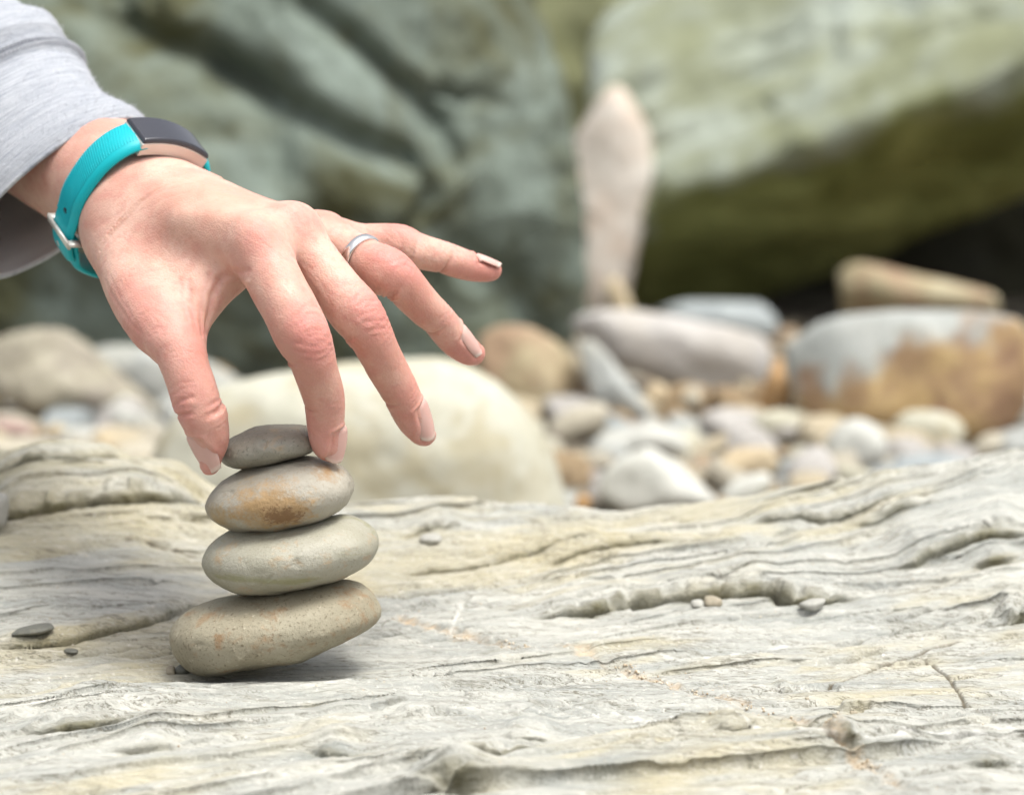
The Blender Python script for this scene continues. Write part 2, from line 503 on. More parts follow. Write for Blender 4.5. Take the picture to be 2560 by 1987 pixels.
def ledge_mat():
    t = NT("schist")
    th = math.radians(-19)
    c = t.coord(rot=(0, 0, th))
    cs = t.coord(scale=(10, 70, 30), rot=(0, 0, th))
    cf = t.coord(scale=(45, 420, 160), rot=(0, 0, th))
    n1 = t.noise(cs, 1.0, 6, 0.6, 0.3)
    n2 = t.noise(cf, 1.0, 5, 0.65, 0.2)
    n3 = t.noise(c, 26, 5, 0.6, 0.5)
    grey = t.ramp(n1, [(0.28, (0.245, 0.26, 0.245)), (0.5, (0.395, 0.396, 0.362)), (0.72, (0.515, 0.507, 0.455))])
    col = t.mix(t.math('MULTIPLY', t.attr("ochre"), t.ramp(n3, [(0.25, 0.35), (0.65, 0.9)])), grey, (0.445, 0.395, 0.26))
    col = t.mix(t.ramp(n2, [(0.55, 0.0), (0.70, 0.62)]), col, (0.20, 0.19, 0.15))
    col = t.mix(t.ramp(n2, [(0.30, 0.42), (0.45, 0.0)]), col, (0.66, 0.635, 0.58))
    fine = t.noise(c, 900, 3, 0.7)
    col = t.mix(t.ramp(fine, [(0.60, 0.0), (0.70, 0.5)]), col, (0.22, 0.205, 0.17))
    cl = t.noise(t.coord(scale=(16, 260, 90), rot=(0, 0, th), loc=(0.3, 0.2, 0.9)), 1.0, 6, 0.7, 0.6)
    lin = t.math('ABSOLUTE', t.math('SUBTRACT', cl, 0.5))
    hf = t.noise(t.coord(scale=(150, 1300, 500), rot=(0, 0, th), loc=(0.1, 0.7, 0.2)), 1.0, 4, 0.7, 0.3)
    col = t.mix(t.ramp(hf, [(0.58, 0.0), (0.68, 0.32)]), col, (0.20, 0.19, 0.155))
    col = t.mix(t.ramp(hf, [(0.32, 0.4), (0.44, 0.0)]), col, (0.66, 0.64, 0.58))
    msk = t.ramp(t.noise(c, 18, 3, 0.6), [(0.38, 0.0), (0.54, 0.95)])
    col = t.mix(t.math('MULTIPLY', t.ramp(lin, [(0.0, 1.0), (0.020, 0.0)]), msk), col, (0.10, 0.088, 0.055))
    col = t.mix(t.ramp(t.noise(c, 480, 3, 0.6), [(0.63, 0.0), (0.72, 0.6)]), col, (0.70, 0.68, 0.63))
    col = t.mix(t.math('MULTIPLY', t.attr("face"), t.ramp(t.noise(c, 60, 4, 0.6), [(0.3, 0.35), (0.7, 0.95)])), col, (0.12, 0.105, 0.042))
    col = t.mix(t.math('MULTIPLY', t.attr("sand"), t.ramp(t.noise(c, 300, 4, 0.7), [(0.35, 0.1), (0.6, 0.9)])), col, (0.52, 0.40, 0.27))
    col = t.mix(t.math('MULTIPLY', t.attr("vein"), t.ramp(t.noise(c, 160, 6, 0.7), [(0.38, 0.0), (0.60, 0.85)])), col, (0.66, 0.65, 0.61))
    col = t.mix(t.attr("crack"), col, (0.13, 0.11, 0.075))
    h = t.math('ADD', t.math('ADD', t.math('MULTIPLY', n2, 1.0), t.math('MULTIPLY', hf, 0.5)), t.math('ADD', t.math('MULTIPLY', fine, 0.45), t.math('MULTIPLY', t.noise(c, 330, 5, 0.6), 0.5)))
    return t.out(col, t.ramp(n3, [(0.2, 0.55), (0.8, 0.8)]), t.bump(h, 0.75, 0.0014))

LXS, LYS, LH, LV, LF, LAT = build_ledge()
ledge = make("rock_ledge", LV, LF, ledge_mat(), origin=np.zeros(3), attrs=LAT)
ledge["kind"] = "structure"

def ledge_z(x, y):
    i = int(np.clip(np.searchsorted(LXS, x), 1, len(LXS) - 1)); j = int(np.clip(np.searchsorted(LYS, y), 1, len(LYS) - 1))
    return float(LH[j, i])

def hit_ledge(px, py):
    """first point where the ray of a pixel meets the finished ledge"""
    d = ray(px, py)
    for y in np.arange(-0.17, 0.25, 0.0004):
        t = (y - CAM[1]) / d[1]; p = CAM + t * d
        if p[2] <= ledge_z(p[0], p[1]): return p
    return on_ledge(px, py)

# ------------------------------------------------------------------ setting: the beach behind
def beach_z(y):
    return -0.12 - 0.035 * (np.asarray(y, float) - 0.9)

def on_beach(px, py):
    d = ray(px, py); z = -0.12
    for _ in range(12):
        t = (z - CAM[2]) / d[2]; p = CAM + t * d; z = float(beach_z(p[1]))
    return p

def build_beach():
    xs = np.concatenate([np.linspace(-40, -3, 20), np.linspace(-2.8, 2.8, 240), np.linspace(3, 40, 20)])
    ys = np.concatenate([np.linspace(-8, 0.2, 14), np.linspace(0.25, 4.2, 220), np.linspace(4.4, 60, 24)])
    X, Y = np.meshgrid(xs, ys)
    Zc = beach_z(np.clip(Y, 0, 5))
    Zc = np.where(Y < 0.6, beach_z(0.6) - 0.1 * smooth(0.6, 0.1, Y), Zc)
    Zc = Zc + 0.012 * fbm(np.stack([X * 6, Y * 6, X * 0], -1), 4, 5)
    V = np.stack([X, Y, Zc], -1).reshape(-1, 3)
    ny, nx = X.shape
    idx = np.arange(nx * ny).reshape(ny, nx)
    F = np.stack([idx[:-1, :-1], idx[:-1, 1:], idx[1:, 1:], idx[1:, :-1]], -1).reshape(-1, 4)
    t = NT("shingle_ground")
    c = t.coord()
    col = t.ramp(t.noise(c, 30, 5, 0.7), [(0.3, (0.06, 0.05, 0.035)), (0.5, (0.16, 0.135, 0.10)), (0.7, (0.28, 0.25, 0.20))])
    o = make("beach", V, F, t.out(col, 0.85, t.bump(t.noise(c, 60, 6, 0.7), 0.8, 0.01)), origin=np.zeros(3))
    o["kind"] = "structure"
build_beach()

# ------------------------------------------------------------------ boulders and beach stones
def star_rock(center, planes, n_ico, p=10, amp=0.02, freq=3.0, seed=0, oct=4, strata=None):
    """convex stone from half-spaces (normal, distance) with worn edges and an uneven skin"""
    D, F = ico(n_ico)
    acc = np.zeros(len(D))
    for n, d in planes:
        acc += np.maximum(D @ np.asarray(n, float) / d, 0) ** p
    r = acc ** (-1.0 / p)
    size = np.median(r)
    r = r * (1 + amp * 2.0 * fbm(D * freq * 0.6 + seed * 3.7, oct, seed) + amp * 0.7 * fbm(D * freq * 3 + seed, 3, seed + 50))
    if strata is not None:                              # long parallel ribs and clefts: (direction along, amount, frequency)
        al = norm(strata[0]); P = D * r[:, None] / size
        S = P - (P @ al)[:, None] * al * 0.84
        w = fbm(S * strata[2] + seed, 4, seed + 31)
        r = r * (1 + strata[1] * (0.8 * w - 1.6 * np.exp(-(w / 0.07) ** 2) * smooth(-0.3, 0.4, fbm(P * 1.7 + 9, 2, seed))))
    return center + D * r[:, None], F

def outline_planes(pts, Y, thick, fronts=((0.0, 0.0),), back=1.0, front_d=None, facets=0, seed=0):
    """half-spaces of a stone whose outline is traced at depth Y; thick in metres along the view"""
    P = np.array([at(px, py, Y) for px, py in pts])
    c = P.mean(axis=0)
    u = norm(c - CAM); e1 = norm(np.cross(u, [0, 0, 1])); e2 = np.cross(e1, u)
    q = np.stack([(P - c) @ e1, (P - c) @ e2], -1)
    pts2 = sorted(map(tuple, q)); lo_, up_ = [], []
    turn = lambda o, a, b: (a[0] - o[0]) * (b[1] - o[1]) - (a[1] - o[1]) * (b[0] - o[0])
    for p_ in pts2:
        while len(lo_) > 1 and turn(lo_[-2], lo_[-1], p_) <= 0: lo_.pop()
        lo_.append(p_)
    for p_ in pts2[::-1]:
        while len(up_) > 1 and turn(up_[-2], up_[-1], p_) <= 0: up_.pop()
        up_.append(p_)
    q = np.array(lo_[:-1] + up_[:-1])                     # convex outline, counter-clockwise
    planes = []
    for i in range(len(q)):
        a, b = q[i], q[(i + 1) % len(q)]
        n = np.array([(b - a)[1], -(b - a)[0]]); L = np.linalg.norm(n)
        if L < 1e-6: continue
        n /= L; d = max(float(n @ a), 0.004)
        N3 = n[0] * e1 + n[1] * e2
        planes.append((N3, d))
        for sgn in (-1, 1):
            m = norm(N3 + sgn * u * 0.75)
            planes.append((m, (d + thick * 0.5 * 0.75 * 0.80) / math.sqrt(1 + 0.75 ** 2)))
    for fx, fy in fronts:
        planes.append((norm(-u + fx * e1 + fy * e2), front_d or thick * 0.5))
    rs = np.random.RandomState(seed + 900)
    for _ in range(facets):                              # broken faces knocked off the body
        a_ = rs.uniform(0, 2 * math.pi); k_ = rs.uniform(0.5, 1.1)
        n2 = np.array([math.cos(a_), math.sin(a_)])
        N3 = norm(-u + k_ * (n2[0] * e1 + n2[1] * e2))
        sup = (thick * 0.5 + k_ * float((q @ n2).max())) / math.sqrt(1 + k_ * k_)
        planes.append((N3, sup * rs.uniform(0.66, 0.82)))
    planes.append((u, thick * 0.5 * back))
    return c, planes

def traced(name, label, cat, pts, thick, mat, Y=None, base=None, fronts=((0.0, 0.0),), n_ico=4, p=12, amp=0.03, freq=3.0, seed=0, back=1.0, group=None, strata=None, front_d=None, clefts=()):
    if Y is None:
        Y = on_beach(*base)[1] + 0.25 * thick
    c, pl = outline_planes(pts, Y, thick, fronts, back=back, front_d=front_d, facets=5 if (p >= 12 and Y > 1.0 and thick < 0.5) else 0, seed=seed)
    if p >= 12 and thick < 0.5: p = max(p, 26)
    V, F = star_rock(c, pl, n_ico, p, amp, freq, seed, strata=strata)
    for pl_, wd_, dp_ in clefts:                          # clefts in the face: lines traced on the front, cut back into the stone
        front = (V - c) @ (CAM - c) > 0
        D_ = norm(V - CAM)
        d_ = np.full(len(V), 9.0)
        L_ = np.array([at(px, py, Y) for px, py in pl_]); E_ = norm(L_ - CAM)
        for a_, b_ in zip(E_[:-1], E_[1:]):
            ab = b_ - a_; h_ = np.clip(((D_ - a_) @ ab) / (ab @ ab), 0, 1)
            d_ = np.minimum(d_, np.linalg.norm(D_ - a_ - h_[:, None] * ab, axis=1))
        dist = d_ * np.linalg.norm(V - CAM, axis=1) * (1 + 0.5 * fbm(V * 9, 3, seed))
        V = V + norm(c - CAM) * (np.where(front, 0.42 * dp_, 0) * np.exp(-(dist / (0.7 * wd_)) ** 2) * (0.7 + 0.6 * fbm(V * 4, 2, seed + 5)))[:, None]
    if callable(mat):
        mat = mat(np.array([(V[:,0].min() + V[:,0].max()) / 2, (V[:,1].min() + V[:,1].max()) / 2, V[:,2].min()]))
    o = make(name, V, F, mat)
    tag(o, label, cat, group)
    NAMED.append((label, np.mean([p[0] for p in pts]), np.mean([p[1] for p in pts])))
    return o
NAMED = []

def shade_line(a, b, Y, origin):
    """plane of the painted underside shade, through a line seen in the photograph: (unit normal pointing down, offset in object space)"""
    p, q = at(a[0], a[1], Y), at(b[0], b[1], Y)
    n = norm(np.cross(q - p, p - CAM))
    if n[2] > 0: n = -n
    return tuple(n), float(n @ (p - origin))

M_blue = rock_mat("boulder_grey_green", (0.042, 0.050, 0.030), (0.115, 0.143, 0.110), (0.235, 0.285, 0.252), (0.070, 0.068, 0.022), 2.2, 0.9, 0.8, 0.8, 0.012)
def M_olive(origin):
    n, off = shade_line((1540, 520), (2560, 100), 2.9, origin)
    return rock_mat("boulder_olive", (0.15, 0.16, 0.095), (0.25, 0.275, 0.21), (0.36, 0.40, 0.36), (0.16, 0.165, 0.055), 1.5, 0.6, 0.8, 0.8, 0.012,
                    bed=(n, off, 0.08, (0.095, 0.105, 0.020), (0.225, 0.235, 0.075)))  # darker olive below the ridge: algae tone with the overhang's shade painted in
M_moss = rock_mat("boulder_moss", (0.16, 0.17, 0.06), (0.32, 0.325, 0.15), (0.43, 0.445, 0.27), (0.13, 0.16, 0.06), 1.4, 0.5)
M_dark = rock_mat("boulder_painted_shade", (0.010, 0.010, 0.005), (0.024, 0.023, 0.010), (0.05, 0.046, 0.02), None, 1.5)  # the hollow's deep shade put into a near-black stone colour
M_cream = rock_mat("stone_cream", (0.35, 0.34, 0.255), (0.44, 0.43, 0.345), (0.51, 0.50, 0.425), (0.37, 0.32, 0.20), 9, 0.7, 0.7, 0.3, 0.002)
M_pink = rock_mat("stone_pink", (0.44, 0.33, 0.26), (0.54, 0.48, 0.42), (0.62, 0.58, 0.53), (0.52, 0.37, 0.27), 3.0, 0.45)
M_lilac = rock_mat("stone_lilac", (0.25, 0.235, 0.225), (0.38, 0.36, 0.345), (0.50, 0.48, 0.455), (0.45, 0.39, 0.30), 3.0, 0.25)
M_tan = rock_mat("stone_tan", (0.24, 0.165, 0.08), (0.36, 0.29, 0.165), (0.46, 0.42, 0.29), (0.30, 0.17, 0.11), 3.0, 0.6)
M_rust = rock_mat("stone_rust", (0.24, 0.11, 0.035), (0.40, 0.22, 0.085), (0.52, 0.36, 0.19), None, 4.0)
M_grey = rock_mat("stone_grey", (0.24, 0.255, 0.245), (0.37, 0.385, 0.37), (0.49, 0.50, 0.48), (0.36, 0.33, 0.24), 3.0, 0.3)
M_white = rock_mat("stone_white", (0.34, 0.345, 0.31), (0.46, 0.46, 0.42), (0.58, 0.575, 0.53), None, 4.0)
M_sand = rock_mat("stone_sand", (0.32, 0.235, 0.12), (0.45, 0.375, 0.24), (0.57, 0.52, 0.42), (0.47, 0.33, 0.18), 4.0, 0.3)
M_slate = rock_mat("stone_slate", (0.17, 0.19, 0.20), (0.28, 0.31, 0.32), (0.40, 0.43, 0.43), None, 4.0)
M_loam = rock_mat("stone_loam", (0.17, 0.15, 0.105), (0.28, 0.25, 0.185), (0.40, 0.37, 0.29), (0.20, 0.17, 0.15), 5.0, 0.6)
M_beige = rock_mat("stone_beige", (0.28, 0.24, 0.165), (0.40, 0.36, 0.275), (0.50, 0.47, 0.385), (0.32, 0.27, 0.23), 3.0, 0.5)
M_brown = rock_mat("stone_brown", (0.20, 0.12, 0.07), (0.34, 0.235, 0.13), (0.45, 0.35, 0.20), (0.20, 0.13, 0.10), 4.0, 0.5)
M_plum = rock_mat("stone_plum", (0.16, 0.095, 0.085), (0.28, 0.18, 0.155), (0.40, 0.30, 0.26), None, 4.0)

# --- the great boulders that close the view
traced("boulder", "huge grey-green boulder filling the background behind the hand", "boulder",
       [(-700,-500),(400,-900),(1180,-700),(1330,0),(1395,330),(1440,560),(1452,760),(1435,845),(1240,850),(1010,900),(680,960),(420,980),(150,1000),(-600,1000),(-900,300)],
       0.9, M_blue, Y=2.38, fronts=((0.55, 0.22), (-0.10, 0.16), (-0.45, -0.25), (0.05, -0.48), (-0.15, 0.60), (0.42, -0.25)), n_ico=7, p=40, amp=0.022, freq=5.0, seed=3, strata=(c2w(0.72, -0.66, 0.2), 0.085, 3.2),
       clefts=[([(330,60),(426,113),(533,143),(629,196),(736,268),(855,333),(1003,400)], 0.030, 0.13), ([(765,10),(872,89),(974,184),(1081,286),(1140,400)], 0.022, 0.10),
               ([(560,190),(646,238),(700,330),(690,420)], 0.035, 0.09), ([(1150,620),(1260,700),(1330,800),(1340,870)], 0.035, 0.09), ([(-50,640),(180,700),(420,760),(640,800)], 0.04, 0.08), ([(820,560),(960,640),(1080,760)], 0.03, 0.07)])
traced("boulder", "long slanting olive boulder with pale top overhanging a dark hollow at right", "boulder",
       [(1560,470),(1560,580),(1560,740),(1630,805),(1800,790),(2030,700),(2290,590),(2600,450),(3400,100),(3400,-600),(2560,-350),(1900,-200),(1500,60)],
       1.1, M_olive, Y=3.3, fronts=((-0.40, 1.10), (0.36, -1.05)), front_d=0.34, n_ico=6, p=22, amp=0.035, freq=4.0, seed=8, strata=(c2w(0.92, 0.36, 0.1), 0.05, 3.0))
traced("boulder", "mossy yellow-green boulder at top between the two great boulders", "boulder",
       [(1250,-300),(1250,300),(1300,620),(1500,760),(1800,560),(2300,200),(2600,-200),(2300,-600),(1500,-600)],
       0.8, M_moss, Y=4.0, fronts=((0.1, 0.5), (-0.25, -0.1), (0.3, 0.0)), n_ico=5, p=14, amp=0.06, freq=5.0, seed=12)
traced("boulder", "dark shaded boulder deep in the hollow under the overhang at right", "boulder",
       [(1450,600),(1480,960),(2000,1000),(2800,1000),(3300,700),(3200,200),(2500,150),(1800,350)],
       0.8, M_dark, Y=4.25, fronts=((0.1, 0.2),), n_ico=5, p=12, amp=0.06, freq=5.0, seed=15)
traced("standing_stone", "upright pointed pinkish stone wedged between the two great boulders", "stone",
       [(1538,190),(1580,225),(1628,325),(1650,420),(1575,620),(1545,840),(1430,850),(1370,700),(1370,450),(1440,330),(1500,225)],
       0.18, M_pink, Y=2.95, fronts=((-0.25, 0.1), (0.3, 0.0)), n_ico=5, p=10, amp=0.035, freq=4, seed=21)
traced("stone_splinter", "narrow yellow stone splinter leaning at the foot of the pointed pink stone", "stone",
       [(1510,705),(1545,690),(1575,745),(1592,800),(1530,800)], 0.05, M_sand, Y=2.8, seed=22)
traced("boulder", "smooth rounded cream boulder directly behind the pebble stack", "boulder",
       [(350,1150),(440,1010),(540,955),(700,932),(850,912),(1000,882),(1115,878),(1225,915),(1335,1000),(1415,1120),(1455,1270),(1450,1500),(900,1560),(380,1500),(320,1280)],
       0.26, M_cream, Y=0.86, fronts=((0.15, 0.35), (-0.3, 0.0), (0.1, -0.2)), n_ico=6, p=11, amp=0.018, freq=3.0, seed=31)

# --- stones to the left of the hand
traced("beach_stone", "broad sloping beige stone with a dark blue hollow at far left", "stone",
       [(-60,862),(48,832),(137,821),(180,832),(226,865),(290,922),(352,986),(394,1024),(384,1070),(290,1085),(160,1060),(40,1010),(-80,960)],
       0.16, M_loam, base=(200,1075), fronts=((0.2, 0.4), (-0.3, 0.1)), n_ico=5, amp=0.05, freq=5, seed=41)
traced("beach_stone", "pale grey stone showing on both sides of the thumb", "stone",
       [(220,880),(290,864),(400,872),(520,905),(625,965),(640,1010),(560,1050),(380,1060),(280,1000)],
       0.14, M_grey, base=(420,1020), fronts=((0.1, 0.5), (-0.3, 0.0)), p=18, n_ico=5, amp=0.04, seed=42)
traced("beach_stone", "cream pebble lying against the broad beige stone at left", "stone",
       [(50,985),(62,955),(95,944),(130,955),(138,985),(100,1005),(65,1005)], 0.05, M_sand, base=(95,1012), seed=43)
traced("beach_stone", "rusty brown three-cornered stone at left below the broad beige stone", "stone",
       [(90,1010),(130,1000),(188,1000),(178,1035),(155,1062),(120,1045)], 0.05, M_rust, base=(145,1062), seed=44)
traced("beach_stone", "long reddish purple stone at the left edge above the ledge", "stone",
       [(-60,1060),(0,1044),(64,1056),(112,1088),(100,1102),(40,1098),(-50,1090)], 0.07, M_plum, base=(40,1102), seed=45)
traced("beach_stone", "orange-cream pebble to the right of the rusty brown stone", "stone",
       [(112,1100),(120,1065),(145,1055),(165,1080),(162,1112),(130,1118)], 0.045, M_sand, base=(140,1116), seed=46)
traced("beach_stone", "round cream pebble with a reddish rim left of the thumb", "stone",
       [(218,1110),(232,1082),(262,1076),(288,1095),(290,1125),(262,1142),(230,1136)], 0.04, M_sand, base=(255,1142), seed=47)
traced("beach_stone", "pinkish beige stone at lower left beside the thumb tip", "stone",
       [(282,1150),(300,1112),(350,1096),(400,1112),(420,1150),(380,1180),(310,1180)], 0.05, M_beige, base=(350,1180), seed=48)
traced("beach_stone", "small white pebble beside the thumb's lower joint", "stone",
       [(368,1082),(382,1058),(405,1054),(424,1074),(418,1100),(388,1106)], 0.035, M_white, base=(395,1106), seed=49)
traced("beach_stone", "small dark purple stone between cream pebble and white pebble at left", "stone",
       [(272,1075),(292,1052),(322,1056),(334,1084),(310,1098),(284,1094)], 0.04, M_plum, base=(303,1098), seed=50)
traced("beach_stone", "pale pebble cut by the left edge above the long reddish stone", "stone",
       [(-60,990),(-40,935),(5,915),(40,945),(48,990),(10,1020),(-40,1015)], 0.07, M_sand, base=(0,1020), seed=51)
traced("beach_stone", "flat grey pebble low at left just above the ledge", "stone",
       [(170,1160),(200,1135),(250,1130),(285,1150),(270,1175),(200,1180)], 0.05, M_lilac, base=(230,1180), seed=52)
traced("beach_stone", "broad pale stone at far left resting behind the ledge crest", "stone",
       [(-60,1140),(-20,1098),(60,1090),(110,1110),(130,1145),(60,1165),(-40,1165)], 0.07, M_beige, base=(30,1165), seed=53)

# --- stones to the right of the cream boulder
traced("beach_stone", "tan stone with reddish top behind the right shoulder of the cream boulder", "stone",
       [(1195,840),(1240,816),(1330,818),(1402,858),(1442,930),(1482,992),(1440,1032),(1370,1062),(1290,1050),(1230,985),(1200,915)],
       0.12, M_tan, base=(1400,1050), fronts=((0.2, 0.35), (-0.2, 0.0)), n_ico=5, seed=61)
traced("beach_stone", "slanting grey-green stone wedge between the tan stone and the lilac slab", "stone",
       [(1440,862),(1485,850),(1545,918),(1604,1000),(1642,1042),(1590,1068),(1530,1062),(1480,985)],
       0.07, M_grey, base=(1570,1066), fronts=((0.4, 0.3), (-0.4, 0.2)), seed=62)
traced("stone_slab", "long squared lilac-grey slab in the middle of the stone bank", "stone",
       [(1425,805),(1470,780),(1560,772),(1680,788),(1900,838),(1926,880),(1912,960),(1872,1006),(1780,996),(1640,948),(1500,902)],
       0.17, M_lilac, base=(1800,1005), fronts=((0.05, 0.75), (0.0, -0.15)), n_ico=5, p=24, amp=0.02, seed=63)
traced("stone_slab", "dark slate slab behind the lilac-grey slab under the overhang", "stone",
       [(1640,775),(1720,752),(1900,756),(1945,800),(1938,850),(1700,820)], 0.2, M_slate, base=(1800,850), fronts=((0.1, 0.7),), seed=64)
traced("beach_stone", "pale elongated pebble pointing up right beside the cream boulder", "stone",
       [(1355,1080),(1395,1032),(1460,1008),(1518,1005),(1530,1030),(1512,1072),(1450,1102),(1390,1118)],
       0.06, M_beige, base=(1430,1112), p=8, seed=65)
traced("beach_stone", "small tan pebble tucked under the lilac-grey slab", "stone",
       [(1606,1000),(1622,962),(1652,952),(1674,978),(1668,1015),(1636,1032)], 0.05, M_sand, base=(1640,1035), p=8, seed=66)
traced("beach_stone", "small off-white pebble to the right of the small tan pebble under the slab", "stone",
       [(1690,1005),(1704,972),(1736,962),(1758,985),(1752,1020),(1720,1034)], 0.05, M_beige, base=(1722,1036), p=8, seed=67)
traced("beach_stone", "bluish white stone in front of the grey-green wedge", "stone",
       [(1472,1112),(1520,1074),(1600,1060),(1682,1068),(1732,1108),(1705,1145),(1560,1156),(1490,1146)],
       0.07, M_white, base=(1600,1150), fronts=((0.2, 0.5),), seed=68)
traced("beach_stone", "large white wedge-shaped stone sloping down to the right near the ledge", "stone",
       [(1500,1190),(1550,1142),(1620,1115),(1690,1150),(1765,1218),(1810,1262),(1740,1282),(1560,1285),(1500,1245)],
       0.09, M_white, base=(1650,1285), fronts=((0.25, 0.55), (-0.2, 0.0)), n_ico=5, seed=69)
traced("beach_stone", "small yellow pebble in front of the large white wedge stone", "stone",
       [(1612,1260),(1630,1228),(1670,1220),(1702,1240),(1700,1270),(1650,1284)], 0.04, M_sand, base=(1655,1290), p=8, seed=70)
traced("beach_stone", "long lilac stone lying level right of centre in the stone bank", "stone",
       [(1735,1085),(1756,1032),(1820,1018),(1905,1032),(2005,1060),(2042,1092),(1900,1108),(1780,1120)],
       0.08, M_lilac, base=(1880,1112), fronts=((0.05, 0.6),), seed=71)
traced("beach_stone", "blocky cream-yellow stone below the long lilac stone", "stone",
       [(1776,1170),(1826,1120),(1930,1118),(1954,1160),(1905,1204),(1800,1210)], 0.06, M_sand, base=(1860,1208), fronts=((0.1, 0.4),), seed=72)
traced("beach_stone", "small dark brown stone left of the blocky cream-yellow stone", "stone",
       [(1716,1180),(1735,1145),(1770,1140),(1786,1172),(1768,1205),(1732,1205)], 0.04, M_brown, base=(1752,1205), seed=73)
traced("beach_stone", "white pebble leaning right just behind the ledge crest", "stone",
       [(1788,1245),(1840,1195),(1920,1176),(1935,1208),(1885,1262),(1812,1276)], 0.05, M_white, base=(1850,1272), p=8, seed=74)
traced("beach_stone", "tiny orange pebble next to the foot of the cream boulder", "stone",
       [(1432,1262),(1445,1236),(1470,1234),(1482,1258),(1465,1282),(1440,1282)], 0.03, M_rust, base=(1457,1284), p=8, seed=75)
traced("beach_stone", "orange-brown stone at the right end of the lilac-grey slab", "stone",
       [(1880,1030),(1915,960),(1938,896),(1976,902),(1984,960),(1978,1022),(1925,1052)], 0.08, M_rust, base=(1930,1048), seed=76)
M_block = rock_mat("stone_block_brown", (0.15, 0.08, 0.04), (0.32, 0.20, 0.09), (0.46, 0.35, 0.17), (0.17, 0.09, 0.06), 6.0, 0.7, bed=((-0.35, 0.15, 1), 0.085, 0.05, (0.30, 0.315, 0.30), (0.45, 0.46, 0.43)))
traced("stone_block", "big blocky stone with pale top and ochre-brown front at right", "stone",
       [(1962,884),(2016,818),(2078,790),(2249,774),(2483,785),(2548,803),(2580,850),(2575,1000),(2510,1085),(2330,1112),(2120,1085),(2030,1058),(1988,1000)],
       0.24, M_block, base=(2300,1100), fronts=((0.0, 1.0), (0.15, -0.1), (-0.9, 0.1)), n_ico=5, p=20, amp=0.025, seed=77)
traced("stone_slab", "tilted tan slab lying on top of the big blocky stone", "stone",
       [(2092,675),(2146,654),(2249,680),(2405,712),(2484,732),(2500,785),(2440,815),(2200,815),(2108,795)],
       0.18, M_tan, Y=2.75, fronts=((0.1, 0.3),), n_ico=5, p=20, amp=0.025, seed=78)
traced("beach_stone", "pale pinkish pebble in front of the orange-brown stone", "stone",
       [(1942,1064),(1980,1024),(2032,1028),(2068,1070),(2044,1096),(1960,1092)], 0.06, M_beige, base=(2005,1096), p=8, seed=79)
traced("beach_stone", "egg-shaped white stone standing before the big blocky stone", "stone",
       [(2056,1115),(2086,1062),(2140,1038),(2192,1058),(2226,1112),(2204,1166),(2120,1186),(2068,1166)],
       0.07, M_white, base=(2140,1180), p=8, seed=80)
traced("beach_stone", "rounded cream pebble in front of the ochre-brown face", "stone",
       [(2222,1064),(2268,1024),(2360,1028),(2414,1058),(2416,1110),(2372,1130),(2280,1114)],
       0.06, M_cream, base=(2330,1128), p=8, seed=81)
traced("beach_stone", "white rounded stone cut by the right edge", "stone",
       [(2492,1045),(2536,988),(2600,980),(2650,1040),(2590,1098),(2520,1092)], 0.08, M_white, base=(2560,1095), p=8, seed=82)
traced("beach_stone", "small pinkish grey stone at right between cream pebble and right edge", "stone",
       [(2415,1135),(2450,1090),(2492,1078),(2524,1108),(2530,1145),(2440,1156)], 0.06, M_beige, base=(2470,1152), p=9, seed=83)
traced("beach_stone", "flat bluish slate stone low at right behind the ledge crest", "stone",
       [(2195,1215),(2236,1142),(2330,1128),(2434,1150),(2490,1178),(2300,1215)], 0.08, M_slate, base=(2330,1215), fronts=((0.0, 0.4),), p=8, seed=84)
traced("beach_stone", "pale lilac stone in the middle of the bank left of the white egg-shaped stone", "stone",
       [(1950,1190),(1985,1135),(2050,1110),(2090,1150),(2100,1205),(2030,1235),(1970,1230)], 0.07, M_lilac, base=(2030,1230), fronts=((0.1, 0.3),), p=8, seed=85)
traced("beach_stone", "pinkish white stone behind the ledge crest under the lilac stone", "stone",
       [(1850,1290),(1900,1240),(2000,1225),(2080,1240),(2100,1280),(2000,1310)], 0.07, M_cream, base=(1980,1295), fronts=((0.1, 0.3),), p=8, seed=86)
traced("beach_stone", "small brown stone in the dark gap left of the big blocky stone", "stone",
       [(1930,860),(1945,825),(1985,818),(2005,845),(1985,880),(1945,884)], 0.07, M_brown, base=(1965,885), seed=87)

